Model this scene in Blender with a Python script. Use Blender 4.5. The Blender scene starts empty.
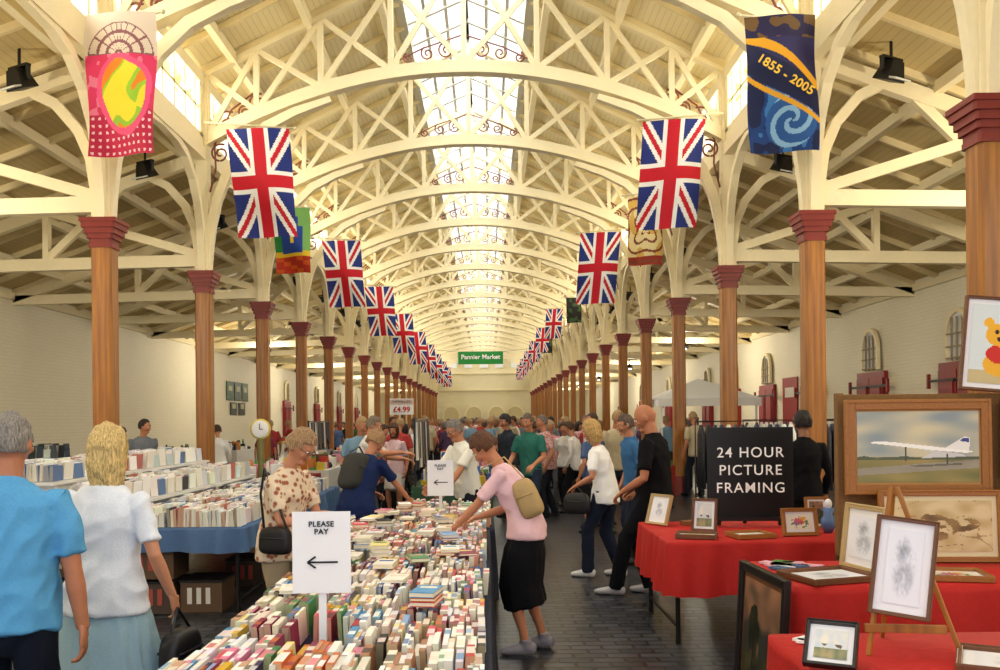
import bpy, math, random
from mathutils import Vector, Matrix, noise
random.seed(7)
V=Vector
scene=bpy.context.scene
def C(h):
    h=h.lstrip('#'); r=[int(h[i:i+2],16)/255 for i in (0,2,4)]
    return tuple([(c/12.92 if c<=.04045 else ((c+.055)/1.055)**2.4) for c in r])
_m={}
def M(name,hexc,rough=.6,metal=0,bump=0,scale=20,var=0,spec=.4,st=None):
    if name in _m: return _m[name]
    m=bpy.data.materials.new(name); m.use_nodes=True; nt=m.node_tree; b=nt.nodes['Principled BSDF']
    c=C(hexc); b.inputs['Base Color'].default_value=(*c,1); b.inputs['Roughness'].default_value=rough
    b.inputs['Metallic'].default_value=metal; b.inputs['Specular IOR Level'].default_value=spec
    if bump or var:
        tc=nt.nodes.new('ShaderNodeTexCoord'); n=nt.nodes.new('ShaderNodeTexNoise'); n.inputs['Scale'].default_value=scale; n.inputs['Detail'].default_value=4
        if st:
            mp=nt.nodes.new('ShaderNodeMapping'); mp.inputs['Scale'].default_value=st; nt.links.new(tc.outputs['Object'],mp.inputs[0]); nt.links.new(mp.outputs[0],n.inputs['Vector'])
        else: nt.links.new(tc.outputs['Object'],n.inputs['Vector'])
        if var:
            r=nt.nodes.new('ShaderNodeMix'); r.data_type='RGBA'
            r.inputs[6].default_value=(*[x*(1-var) for x in c],1); r.inputs[7].default_value=(*[min(1,x*(1+var)) for x in c],1)
            src=n.outputs['Fac']
            if st:
                mr=nt.nodes.new('ShaderNodeMapRange'); mr.inputs[1].default_value=.35; mr.inputs[2].default_value=.65; nt.links.new(src,mr.inputs[0]); src=mr.outputs[0]
            nt.links.new(src,r.inputs[0]); nt.links.new(r.outputs[2],b.inputs['Base Color'])
        if bump:
            bp=nt.nodes.new('ShaderNodeBump'); bp.inputs['Strength'].default_value=bump; bp.inputs['Distance'].default_value=.02
            nt.links.new(n.outputs['Fac'],bp.inputs['Height']); nt.links.new(bp.outputs['Normal'],b.inputs['Normal'])
    _m[name]=m; return m
def vcol(name='painted_colour',rough=.55):
    if name in _m: return _m[name]
    m=bpy.data.materials.new(name); m.use_nodes=True; nt=m.node_tree; b=nt.nodes['Principled BSDF']
    a=nt.nodes.new('ShaderNodeAttribute'); a.attribute_name='Col'; nt.links.new(a.outputs['Color'],b.inputs['Base Color'])
    b.inputs['Roughness'].default_value=rough; b.inputs['Specular IOR Level'].default_value=.3
    _m[name]=m; return m
def brickmat(name,c1,c2,mort,axes,scale,bw,rh,ms,rough,bump,nfac=.12):
    m=bpy.data.materials.new(name); m.use_nodes=True; nt=m.node_tree; b=nt.nodes['Principled BSDF']; L=nt.links.new
    tc=nt.nodes.new('ShaderNodeTexCoord'); s=nt.nodes.new('ShaderNodeSeparateXYZ'); cb=nt.nodes.new('ShaderNodeCombineXYZ')
    L(tc.outputs['Object'],s.inputs[0]); L(s.outputs[axes[0]],cb.inputs[0]); L(s.outputs[axes[1]],cb.inputs[1])
    br=nt.nodes.new('ShaderNodeTexBrick'); L(cb.outputs[0],br.inputs['Vector'])
    br.inputs['Scale'].default_value=scale; br.inputs['Brick Width'].default_value=bw; br.inputs['Row Height'].default_value=rh; br.inputs['Mortar Size'].default_value=ms
    br.inputs['Color1'].default_value=(*C(c1),1); br.inputs['Color2'].default_value=(*C(c2),1); br.inputs['Mortar'].default_value=(*C(mort),1)
    n=nt.nodes.new('ShaderNodeTexNoise'); n.inputs['Scale'].default_value=.8; n.inputs['Detail'].default_value=6; L(cb.outputs[0],n.inputs['Vector'])
    mx=nt.nodes.new('ShaderNodeMix'); mx.data_type='RGBA'; mx.blend_type='MULTIPLY'; mx.inputs[0].default_value=nfac
    L(br.outputs['Color'],mx.inputs[6]); L(n.outputs['Fac'],mx.inputs[7]); L(mx.outputs[2],b.inputs['Base Color'])
    bp=nt.nodes.new('ShaderNodeBump'); bp.inputs['Strength'].default_value=bump; bp.inputs['Distance'].default_value=.01; bp.invert=True
    L(br.outputs['Fac'],bp.inputs['Height']); L(bp.outputs['Normal'],b.inputs['Normal'])
    b.inputs['Roughness'].default_value=rough
    return m
def boardmat(name,hexc,axis,scale):
    m=bpy.data.materials.new(name); m.use_nodes=True; nt=m.node_tree; b=nt.nodes['Principled BSDF']; L=nt.links.new
    tc=nt.nodes.new('ShaderNodeTexCoord'); w=nt.nodes.new('ShaderNodeTexWave'); w.wave_type='BANDS'; w.bands_direction=axis; w.wave_profile='SAW'
    w.inputs['Scale'].default_value=scale; L(tc.outputs['Object'],w.inputs['Vector'])
    r=nt.nodes.new('ShaderNodeValToRGB'); c=C(hexc)
    r.color_ramp.elements[0].position=0; r.color_ramp.elements[0].color=(*[x*.6 for x in c],1)
    r.color_ramp.elements[1].position=.12; r.color_ramp.elements[1].color=(*c,1)
    L(w.outputs['Fac'],r.inputs[0]); L(r.outputs[0],b.inputs['Base Color']); b.inputs['Roughness'].default_value=.6
    return m
class MB:
    def __init__(s): s.v=[];s.f=[];s.m=[];s.c=[]
    def add(s,vs,fs,mat=0,col=None):
        o=len(s.v); s.v+= [tuple(q) for q in vs]
        for f in fs:
            s.f.append(tuple(i+o for i in f)); s.m.append(mat); s.c.append(col or (1,1,1))
    def box(s,c,d,mat=0,col=None,R=None,taper=1):
        x,y,z=[q/2 for q in d]; c=V(c)
        vs=[V((sx*x*(taper if sz>0 else 1),sy*y*(taper if sz>0 else 1),sz*z)) for sz in(-1,1) for sy in(-1,1) for sx in(-1,1)]
        if R: vs=[R@q for q in vs]
        s.add([q+c for q in vs],[(0,2,3,1),(4,5,7,6),(0,1,5,4),(2,6,7,3),(0,4,6,2),(1,3,7,5)],mat,col)
    def beam(s,a,b,w,h,mat=0,col=None,up=None):
        a=V(a);b=V(b); d=b-a; L=d.length
        if L<1e-6: return
        d/=L; up=V(up) if up else V((0,0,1))
        if abs(d.dot(up))>.98: up=V((0,1,0)) if abs(d.y)<.9 else V((1,0,0))
        sx=d.cross(up).normalized(); uz=sx.cross(d).normalized()
        vs=[]
        for p in (a,b):
            for i,j in((-1,-1),(1,-1),(1,1),(-1,1)): vs.append(p+sx*(i*w/2)+uz*(j*h/2))
        s.add(vs,[(0,3,2,1),(4,5,6,7),(0,1,5,4),(1,2,6,5),(2,3,7,6),(3,0,4,7)],mat,col)
    def band(s,pts,w,t,n,mat=0,col=None):
        pts=[V(p) for p in pts]; n=V(n).normalized(); vs=[]; N=len(pts)
        for i,p in enumerate(pts):
            tg=(pts[min(i+1,N-1)]-pts[max(i-1,0)]).normalized(); q=tg.cross(n).normalized()
            ww=w[i] if isinstance(w,(list,tuple)) else w
            for a,b in((-1,-1),(1,-1),(1,1),(-1,1)): vs.append(p+q*(a*ww/2)+n*(b*t/2))
        fs=[(0,1,2,3),((N-1)*4+3,(N-1)*4+2,(N-1)*4+1,(N-1)*4)]
        for i in range(N-1):
            for j in range(4):
                k=(j+1)%4; fs.append((i*4+j,(i+1)*4+j,(i+1)*4+k,i*4+k))
        s.add(vs,fs,mat,col)
    def tube(s,pts,rads,seg=10,mat=0,col=None,ref=(1,0,0),cap=.7):
        pts=[V(p) for p in pts]; N=len(pts); ref=V(ref)
        rads=[(r,r) if not isinstance(r,(tuple,list)) else r for r in rads]
        P=list(pts);R=list(rads)
        if cap:
            t0=(pts[0]-pts[1]).normalized(); t1=(pts[-1]-pts[-2]).normalized()
            m0=min(R[0]); m1=min(R[-1])
            P=[pts[0]+t0*m0*cap*.75]+P+[pts[-1]+t1*m1*cap*.75]
            R=[(R[0][0]*.65,R[0][1]*.65)]+R+[(R[-1][0]*.65,R[-1][1]*.65)]
            e0=pts[0]+t0*m0*cap; e1=pts[-1]+t1*m1*cap
        else: e0=pts[0];e1=pts[-1]
        n=len(P); vs=[]
        for i in range(n):
            tg=(P[min(i+1,n-1)]-P[max(i-1,0)])
            tg=tg.normalized() if tg.length>1e-9 else V((0,0,1))
            r=ref-tg*ref.dot(tg)
            if r.length<.15: r=V((0,1,0))-tg*tg.y
            if r.length<.15: r=V((0,0,1))-tg*tg.z
            r.normalize(); o=tg.cross(r)
            for j in range(seg):
                a=2*math.pi*j/seg; vs.append(P[i]+r*(math.cos(a)*R[i][0])+o*(math.sin(a)*R[i][1]))
        fs=[]
        for i in range(n-1):
            for j in range(seg):
                k=(j+1)%seg; fs.append((i*seg+j,i*seg+k,(i+1)*seg+k,(i+1)*seg+j))
        a=len(vs); vs+=[e0,e1]
        for j in range(seg):
            k=(j+1)%seg; fs.append((a,k,j)); fs.append((a+1,(n-1)*seg+j,(n-1)*seg+k))
        s.add(vs,fs,mat,col)
    def ell(s,c,r,mat=0,col=None,seg=12,rings=8,Mx=None,fn=None):
        c=V(c); vs=[]
        for i in range(rings+1):
            th=math.pi*i/rings
            for j in range(seg):
                ph=2*math.pi*j/seg
                d=V((math.sin(th)*math.cos(ph),math.sin(th)*math.sin(ph),math.cos(th)))
                p=V((d.x*r[0],d.y*r[1],d.z*r[2])) if fn is None else V(fn(d))
                p=p+c
                if Mx is not None: p=Mx@p
                vs.append(p)
        fs=[]
        for i in range(rings):
            for j in range(seg):
                k=(j+1)%seg
                if i==0: fs.append((0,(1)*seg+j,(1)*seg+k))
                elif i==rings-1: fs.append((i*seg+j,rings*seg,i*seg+k))
                else: fs.append((i*seg+j,(i+1)*seg+j,(i+1)*seg+k,i*seg+k))
        used=sorted({i for f in fs for i in f}); mp={u:i for i,u in enumerate(used)}
        s.add([vs[u] for u in used],[tuple(mp[i] for i in f) for f in fs],mat,col)
    def mesh(s,name,mats,smooth=False):
        me=bpy.data.meshes.new(name); me.from_pydata(s.v,[],s.f)
        for m in mats: me.materials.append(m)
        me.polygons.foreach_set('material_index',[min(i,max(0,len(mats)-1)) for i in s.m])
        if any(c!=(1,1,1) for c in s.c):
            at=me.attributes.new('Col','FLOAT_COLOR','CORNER'); d=[]
            for f,c in zip(s.f,s.c): d+= [c[0],c[1],c[2],1]*len(f)
            at.data.foreach_set('color',d)
        if smooth: me.polygons.foreach_set('use_smooth',[True]*len(me.polygons))
        me.update(); return me
    def obj(s,name,mats,smooth=False,parent=None,loc=None,rot=None):
        return ob(name,s.mesh(name,mats,smooth),parent,loc,rot)
def ob(name,me,parent=None,loc=None,rot=None):
    o=bpy.data.objects.new(name,me); scene.collection.objects.link(o)
    if parent: o.parent=parent
    if loc: o.location=loc
    if rot: o.rotation_euler=rot
    return o
def empty(name,loc=(0,0,0),rot=(0,0,0)):
    o=ob(name,None,None,loc,rot); o.empty_display_size=.1; return o
def bevel(o,w=.01,seg=2):
    b=o.modifiers.new('bevel','BEVEL'); b.width=w; b.segments=seg; b.limit_method='ANGLE'; return o
def text(body,parent,loc,size,mat,rot=(math.pi/2,0,0),off=0,name='lettering',sp=1):
    cu=bpy.data.curves.new(name,'FONT'); cu.body=body; cu.size=size; cu.align_x='CENTER'; cu.align_y='CENTER'; cu.extrude=.002; cu.offset=off; cu.space_character=sp
    cu.materials.append(mat); o=ob(name,cu,parent,loc,rot); return o

# ------------------------------------------------------------------ constants
XC=-.355; W=4.48; ROWS=[7.4+4*k for k in range(-2,20)]; Y0=-3; YE=87.0
XL=-10.2; XR=9.2
cream=M('cream_paint','#f5e8c0',.5,bump=.1,scale=15,var=.04)
creamd=M('cream_paint_aged','#ead9a8',.6,bump=.1,scale=9,var=.08)
def woodmat():
    m=bpy.data.materials.new('varnished_pine'); m.use_nodes=True; nt=m.node_tree; b=nt.nodes['Principled BSDF']; L=nt.links.new
    tc=nt.nodes.new('ShaderNodeTexCoord'); mp=nt.nodes.new('ShaderNodeMapping'); mp.inputs['Scale'].default_value=(10,10,.5)
    n=nt.nodes.new('ShaderNodeTexNoise'); n.inputs['Scale'].default_value=2.2; n.inputs['Detail'].default_value=6
    L(tc.outputs['Object'],mp.inputs[0]); L(mp.outputs[0],n.inputs['Vector'])
    r=nt.nodes.new('ShaderNodeValToRGB'); r.color_ramp.elements[0].color=(*C('#804a16'),1); r.color_ramp.elements[1].color=(*C('#b27426'),1)
    r.color_ramp.elements[0].position=.3; r.color_ramp.elements[1].position=.7
    L(n.outputs['Fac'],r.inputs[0]); L(r.outputs[0],b.inputs['Base Color']); b.inputs['Roughness'].default_value=.4
    return m
wood=woodmat()
maroon=M('maroon_paint','#7e261e',.4,bump=.05); iron=M('oxide_red_iron','#8a5040',.5); black=M('black_metal','#151515',.4)
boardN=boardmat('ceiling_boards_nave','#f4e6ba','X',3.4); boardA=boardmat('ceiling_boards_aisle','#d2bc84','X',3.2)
wallM=brickmat('painted_brick_wall','#f8f1d8','#f6eed2','#eee4c4','YZ',1,.23,.08,.006,.6,.12,.06)
wallE=brickmat('painted_brick_endwall','#f3e8c4','#efe4bc','#e6daae','XZ',1,.23,.08,.006,.6,.15)
floorM=brickmat('paving_bricks','#4a4d55','#24262b','#060708','XY',1,.23,.115,.014,.34,.8,.35)
# ------------------------------------------------------------------ shell
b=MB(); b.box(((XL+XR)/2,(Y0+YE)/2,-.1),(XR-XL+.4,YE-Y0+.4,.2)); b.obj('floor',[floorM])
b=MB(); b.box((XL-.15,(Y0+YE)/2,2.3),(.3,YE-Y0,4.6)); b.obj('wall_left',[wallM])
b=MB(); b.box((XR+.15,(Y0+YE)/2,2.3),(.3,YE-Y0,4.6)); b.obj('wall_right',[wallM])
b=MB(); b.box(((XL+XR)/2,YE+.15,5),(XR-XL+.6,.3,10.4)); b.obj('wall_back',[wallE])
EZ=7.55; SZ=9.3; RZ=9.85; SH=1.2
b=MB()
for sg in(-1,1):
    a=(XC+sg*5.0,EZ-.08); c=(XC+sg*SH,SZ)
    vs=[(a[0],Y0,a[1]),(a[0],YE,a[1]),(c[0],YE,c[1]),(c[0],Y0,c[1])]
    vs+= [(x,y,z+.12) for x,y,z in vs]
    b.add(vs,[(0,1,2,3),(7,6,5,4),(0,4,5,1),(2,6,7,3),(1,5,6,2),(0,3,7,4)])
b.obj('ceiling_nave',[boardN])
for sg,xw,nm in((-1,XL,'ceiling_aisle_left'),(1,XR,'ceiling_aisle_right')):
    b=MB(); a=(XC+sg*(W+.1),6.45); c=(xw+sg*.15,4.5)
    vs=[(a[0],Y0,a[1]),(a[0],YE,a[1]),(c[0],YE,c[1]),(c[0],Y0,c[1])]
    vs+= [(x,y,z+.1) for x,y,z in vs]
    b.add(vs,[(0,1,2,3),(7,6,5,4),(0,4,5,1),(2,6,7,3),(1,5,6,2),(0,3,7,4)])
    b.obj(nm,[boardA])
b=MB()
y=Y0+.4
while y<YE:
    for sg in(-1,1): b.beam((XC+sg*SH,y,SZ+.03),(XC,y,RZ),.08,.12)
    y+=1.0
for t in(0,.34,.67,1):
    for sg in(-1,1):
        b.beam((XC+sg*SH*(1-t),Y0,SZ+.03+(RZ-SZ)*t),(XC+sg*SH*(1-t),YE,SZ+.03+(RZ-SZ)*t),.06 if t!=0 else .16,.08 if t!=0 else .2)
b.obj('window_skylight_bars',[M('glazing_bar_backlit','#d4d2c6',.6)])  # bar colour greyed to carry backlit shade
b=MB()
for sg in(-1,1):
    x=XC+sg*(W+.02)
    b.box((x,(Y0+YE)/2,6.42),(.12,YE-Y0,.26)); b.box((x,(Y0+YE)/2,7.5),(.14,YE-Y0,.2))
    b.box((x,(Y0+YE)/2,6.98),(.05,YE-Y0,.05))
    y=Y0
    while y<YE:
        b.box((x,y,6.97),(.05,.06,.9)); y+=.5
    for R in ROWS:
        b.box((x,R,6.97),(.12,.5,.95))
b.obj('window_clerestory',[cream])
b=MB()
for sg in(-1,1):
    for t in(.28,.62,.93):
        x=XC+sg*(5.0+(SH-5.0)*t); z=EZ-.1+(SZ-EZ)*t-.07
        b.beam((x,Y0,z),(x,YE,z),.12,.16)
    xw=XL if sg<0 else XR
    for t in(.05,.3,.55,.8,1.0):
        xa=XC+sg*(W+.1); x=xa+(xw-xa)*t; z=6.45+(4.5-6.45)*t-.08
        if t==1.0: z-=.02
        b.beam((x,Y0,z),(x,YE,z),.12,.15)
    b.beam((XC+sg*W,Y0,6.22),(XC+sg*W,YE,6.22),.16,.2)
b.obj('roof_purlins',[cream])
b=MB(); y=Y0+.35
while y<YE:
    for sg in(-1,1):
        b.beam((XC+sg*4.9,y,EZ-.1),(XC+sg*SH,y,SZ-.06),.06,.09)
        xw=XL if sg<0 else XR
        b.beam((XC+sg*(W+.1),y,6.41),(xw,y,4.49),.06,.1)
    y+=1.0
b.obj('roof_rafters',[creamd])
# ------------------------------------------------------------------ column
b=MB()
def octa(cz,h,r,ch,mat):
    q=r-ch; pts=[(r,q),(q,r),(-q,r),(-r,q),(-r,-q),(-q,-r),(q,-r),(r,-q)]
    vs=[(x,y,cz) for x,y in pts]+[(x,y,cz+h) for x,y in pts]
    b.add(vs,[tuple(range(7,-1,-1)),tuple(range(8,16))]+[(i,(i+1)%8,(i+1)%8+8,i+8) for i in range(8)],mat)
octa(0,.35,.18,.02,1); octa(.35,.06,.16,.03,1)
octa(.41,3.5,.128,.03,0)
octa(3.86,.05,.145,.02,1); octa(3.91,.06,.138,.02,1); octa(3.97,.06,.165,.02,1); octa(4.03,.07,.19,.02,1); octa(4.1,.07,.215,.02,1); octa(4.17,.05,.23,.01,1)
colme=b.mesh('column',[wood,maroon])
for R in ROWS:
    for sg in(-1,1): ob('timber_column',colme,loc=(XC+sg*W,R,0))
# ------------------------------------------------------------------ truss
def arcz(x): return 7.7-1.2*(x/4.4)**2
b=MB()
ap=[(x,0,arcz(x)) for x in [(-4.4+8.8*i/36) for i in range(37)]]
b.band(ap,.2,.14,(0,1,0)); b.band([(x,0,z-.11) for x,y,z in ap],.035,.22,(0,1,0))
for sg in(-1,1):
    b.box((sg*W,0,5.75),(.2,.2,3.0))
    pts=[(sg*(W-o),0,z) for o,z in((.07,4.24),(.09,4.6),(.14,5.0),(.24,5.45),(.42,5.9),(.7,6.32),(1.1,6.7),(1.6,6.95),(2.2,7.15))]
    b.band(pts,[.12,.13,.14,.15,.16,.16,.16,.14,.1],.14,(0,1,0))
    xw=(XL-XC) if sg<0 else (XR-XC)
    oa=[(.07,4.24),(.09,4.6),(.15,5.0),(.3,5.35),(.6,5.7),(1.05,5.92)]
    b.band([(sg*(W+o),0,z) for o,z in oa],.13,.13,(0,1,0))
    for s2 in(-1,1):
        pl=[(.08,4.24),(.1,4.6),(.16,4.95),(.3,5.35),(.55,5.7),(.95,5.98),(1.4,6.1),(2.0,6.14)]
        b.band([(sg*W,s2*o,z) for o,z in pl],.12,.12,(1,0,0))
    b.beam((sg*4.95,0,EZ-.16),(sg*.1,0,RZ-.12),.14,.18)
    def rz(x): return EZ-.16+(4.95-x)*(RZ-.12-EZ+.16)/4.85
    xs=[.0,1.25,2.45,3.55,4.4]
    for i,x in enumerate(xs):
        if x>0: b.beam((sg*x,0,arcz(x)),(sg*x,0,rz(x)),.09,.1)
    for i in range(len(xs)-1):
        x0,x1=xs[i],xs[i+1]
        b.beam((sg*x0,0,arcz(x0)+.05),(sg*x1,0,rz(x1)-.05),.06,.09); b.beam((sg*x1,0,arcz(x1)+.05),(sg*x0,0,rz(x0)-.08),.07,.09)
    b.beam((sg*W,0,4.42),(xw,0,4.32),.14,.2)
    b.beam((sg*W,0,6.2),(xw,0,4.36),.14,.2)
    mx=sg*W+(xw-sg*W)*.5
    b.beam((mx,0,4.4),(mx,0,5.25),.1,.12)
    b.beam((sg*W,0,4.5),(mx,0,5.28),.1,.14)
    b.beam((mx,0,4.45),(sg*W+(xw-sg*W)*.25,0,5.72),.1,.12)
b.beam((0,0,7.75),(0,0,RZ-.1),.09,.1)
trme=b.mesh('truss',[cream])
def spiral(c,r,turns,sg,a0):
    return [(c[0]+sg*r*(1-t*.8)*math.cos(a0+t*turns*6.283),0,c[1]+r*(1-t*.8)*math.sin(a0+t*turns*6.283)) for t in [i/28 for i in range(29)]]
s=MB()
for sg in(-1,1):
    for c,r in(((sg*(W-.42),6.72),.26),((sg*(W-.3),6.25),.17),((sg*(W-.95),7.12),.16),((sg*(W-.72),6.95),.12)):
        s.tube(spiral(c,r,1.6,-sg,1.2),[.018]*29,5)
    s.tube([(sg*(W-.12),0,5.6),(sg*(W-.22),0,6.0),(sg*(W-.2),0,6.4),(sg*(W-.5),0,7.0),(sg*(W-.9),0,7.3)],[.017]*5,5)
    for c,r in(((sg*.3,7.98),.14),((sg*.62,7.93),.12),((sg*.95,7.85),.09)): s.tube(spiral(c,r,1.4,-sg,2),[.015]*29,5)
    s.tube([(sg*1.15,0,7.8),(sg*.7,0,8.02),(0,0,8.25)],[.013]*3,5)
scme=s.mesh('scroll',[iron],True)
f=MB(); f.tube([(0,0,0),(0,0,.2)],[.018,.018],6); f.box((0,0,-.02),(.34,.06,.03)); f.box((-.16,0,-.1),(.02,.05,.16)); f.box((.16,0,-.1),(.02,.05,.16))
f.box((0,0,-.16),(.3,.22,.22),0,R=Matrix.Rotation(.4,3,'X'),taper=.6); f.box((0,-.06,-.27),(.26,.2,.02),1,R=Matrix.Rotation(.4,3,'X'))
flme=f.mesh('floodlight',[black,M('lamp_glass','#d8d8d0',.1)])
for i,R in enumerate(ROWS):
    ob('roof_truss',trme,loc=(XC,R,0)); ob('iron_scrollwork',scme,loc=(XC,R,0))
    if i<12:
        for sg in(-1,1):
            o=ob('hanging_floodlight',flme,loc=(XC+sg*(W+.8),R-.5,6.0),rot=(0,0,sg*.5)); o.scale=(1.05,1.05,1.05)
# ------------------------------------------------------------------ wall doors/windows
red=M('red_door_paint','#8d1d22',.45,bump=.05); pane=M('window_pane_light','#f0f4f8',.15); dgrey=M('dark_iron','#2b2422',.5)
def door(name,xw,y,sg):
    e=MB()
    e.box((0,0,1.35),(.1,1.5,2.7),0)
    for s2 in(-1,1):
        e.box((-.06,s2*.37,1.3),(.03,.7,2.5),0)
        for z in(.7,1.9): e.box((-.085,s2*.37,z),(.03,.5,.85),0)
        e.box((-.1,s2*.5,2.35),(.03,1.1,.05),1); e.box((-.1,s2*1.05,2.35),(.06,.06,.3),0)
    n=14; pts=[(-.03,-.42,2.75)]+[(-.03,-.42*math.cos(math.pi*i/n),3.2+.5*math.sin(math.pi*i/n)) for i in range(n+1)]+[(-.03,.42,2.75)]
    e.add(pts,[tuple(range(len(pts)))],2)
    e.band([(-.04,p[1],p[2]) for p in pts],.09,.08,(1,0,0),3)
    for yy in(-.2,0,.2): e.box((-.06,yy,3.15),(.04,.02,.85),4)
    for zz in(2.78,3.0,3.25): e.box((-.06,0,zz),(.04,.84,.025),4)
    return e.obj(name,[red,dgrey,pane,cream,M('window_bar','#a89878',.7)],loc=(xw,y,0),rot=(0,0,0 if sg>0 else math.pi))
n=1
for y in(9.4,13.4,17.4,21.4,25.4,29.4,33.4,37.4,45.4,53.4,61.4,69.4): door('door_%d'%n,XR-.06,y,1); n+=1
for y in(45.4,53.4,61.4,69.4): door('door_%d'%n,XL+.06,y,-1); n+=1
e=MB()
for x in(-3.2,-1,1.2,3):
    pts=[(x-.8,0,0)]+[(x-.8*math.cos(math.pi*i/12),0,2.2+.8*math.sin(math.pi*i/12)) for i in range(13)]+[(x+.8,0,0)]
    e.band(pts,.16,.1,(0,1,0),0); e.add([(p[0],-.01,p[2]) for p in pts],[tuple(range(len(pts)))],1)
e.box((0,-.05,4.6),(9,.1,.2),0); e.box((0,-.05,6.2),(9,.1,.15),0)
for x in(-3,-1.5,0,1.5,3): e.box((x,-.03,7.2),(.8,.06,1.0),2)
e.obj('door_end_arches',[cream,M('end_door','#d8c898',.6),pane],loc=(XC,YE-.12,0))
g=empty('pannier_market_banner',(-.45,60,5.8)); gm=M('green_banner','#1f8a3c',.6)
q=MB(); q.box((0,0,0),(3.0,.03,.85)); q.obj('cloth',[gm],parent=g)
q=MB(); q.beam((-4.3,0,.7),(-1.5,0,.4),.02,.02); q.beam((4.3,0,.7),(1.5,0,.4),.02,.02); q.obj('ropes',[black],parent=g)
text('Pannier Market',g,(0,-.03,.05),.42,M('white_ink','#ffffff'),off=.008)
# ------------------------------------------------------------------ flags
def uj(p,q):
    x=(p-.5)*50; y=(q-.5)*30
    if abs(x)<3 or abs(y)<3: return C('#c4162a')
    if abs(x)<5 or abs(y)<5: return C('#f0f0f0')
    d=min(abs(y-.6*x),abs(y+.6*x))/1.166
    if d<1.1: return C('#c4162a')
    if d<3: return C('#f0f0f0')
    return C('#20307c')
def pinkb(u,v):
    if v>.7:
        r=math.hypot(u-.5,(v-.70)*2); a=math.atan2(v-.7,u-.5)
        if r<.46 and (math.sin(r*44)>.55 or abs(math.sin(a*9))<.25): return C('#8a5a60')
        return C('#dccdbc')
    d=math.hypot((u-.56)*1,(v-.42)*1.5)
    n=noise.noise(V((u*3.2,v*4.2,3)))
    if d<.34+.06*n: return C('#f2e23c') if n<.08 else (C('#9ccc3c') if n<.22 else C('#f08a2c'))
    if d<.41+.06*n: return C('#ee5a8a')
    if v<.3:
        gx=(u*11)%1-.5; gy=(v*20)%1-.5
        return C('#f4d0da') if math.hypot(gx,gy)<.22 else C('#c42a50')
    return C('#dc3a68') if noise.noise(V((u*6,v*9,6)))<.1 else C('#e87a98')
def b1855(u,v):
    if v>.84: return C('#26224a') if noise.noise(V((u*5,v*11,3)))<.12 else C('#6a5030')
    t=.70-.34*u
    if abs(v-t-.06*math.sin(u*3.6)-.14)<.04: return C('#e0a428')
    if abs(v-t)<.12: return C('#1c2148')
    if abs(v-t+.15)<.02: return C('#e0a428')
    if v>t: return C('#2c2a5c')
    r=math.hypot(u-.62,(v-.22)*1.8); a=math.atan2((v-.22)*1.8,u-.62)
    if r<.34: return C('#8ab8dc') if math.sin(r*34-a*2)>.35 else C('#2a5a9c')
    n=noise.noise(V((u*4,v*6,14)))
    return C('#3a78b8') if n>.1 else (C('#1b3d7c') if n>-.12 else C('#16204a'))
def gband(u,v):
    if v<.25: return C('#b8321e') if (int(u*5)+int(v*16))%3 else C('#d0581e')
    if abs(u-.5)<.3-.12*(v>.72) and v<.86 and v>.3: return C('#2044a0') if abs(u-.5)>.05 or v<.45 else C('#e8c832')
    if v<.33: return C('#e8c832')
    return C('#2f8a44') if u<.5 else C('#7ab060')
def patt(u,v):
    r=math.hypot(u-.5,(v-.5)*1.6); a=math.atan2((v-.5)*1.6,u-.5)
    if math.sin(r*26+2*math.cos(a*4))>.72: return C('#8a4a34')
    if v<.12: return C('#a03a28')
    return C('#f0e0a8') if noise.noise(V((u*4,v*5,9)))<.15 else C('#e0b860')
def darkb(u,v): return C('#2a2824') if noise.noise(V((u*4,v*5,2)))<.15 else C('#40603a')
def paleb(u,v): return C('#ded6c4') if noise.noise(V((u*4,v*5,2)))<.2 else C('#a08a70')
def flagmesh(name,fn,w,h,nx,nz,drift):
    b=MB(); vs=[]
    for j in range(nz+1):
        for i in range(nx+1):
            u=i/nx; v=j/nz
            vs.append(((u-.5)*w*(1-.06*(1-v))+drift*(1-v),.10*math.sin(u*5+v*2)*(1-v*.5)+.04*math.sin(v*7+u*3),-(1-v)*h+.03*(1-v)*math.sin(u*3.1)))
    b.v=vs
    for j in range(nz):
        for i in range(nx):
            a=j*(nx+1)+i; b.f.append((a,a+1,a+nx+2,a+nx+1)); b.m.append(0); b.c.append(fn((i+.5)/nx,(j+.5)/nz))
    return b.mesh(name,[vcol('flag_cloth',.7)],True)
ujf=lambda u,v: uj(v,u)
ujL=flagmesh('union_flag_l',ujf,1.06,1.85,60,100,.17); ujR=flagmesh('union_flag_r',ujf,1.04,1.85,60,100,-.17)
bl={'p':flagmesh('pink_banner',pinkb,.86,1.7,80,150,.02),'y':flagmesh('anniv',b1855,.84,1.66,80,150,.02),'g':flagmesh('green_b',gband,.8,1.4,40,60,.05),'t':flagmesh('patt',patt,.74,1.5,50,80,-.03),'d':flagmesh('darkb',darkb,.6,1.0,20,30,.0),'w':flagmesh('paleb',paleb,.5,.8,20,30,.0)}
def flag(name,me,x,y,z,w,sg,rz=0,sc=1,yo=.1):
    g=empty(name,(x,y,z),(0,0,rz)); o=ob('cloth',me,g); o.scale=(sc,sc,sc)
    q=MB(); x0=(XC+sg*(W-.1))-x
    q.tube([(x0,yo,.12),(-sg*w*.58,0,-.0)],[.018,.014],6); q.ell((-sg*w*.6,0,0),(.03,.03,.03),seg=8,rings=6); q.obj('pole',[M('pole_paint','#d8cfa8')],True,g)
flag('pink_festival_banner',bl['p'],-4.3,10.6,6.5,.86,-1,yo=.7); flag('anniversary_banner',bl['y'],3.56,10.8,6.48,.84,1,yo=.5)
an=[o for o in bpy.data.objects if o.name=='anniversary_banner'][0]
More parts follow.
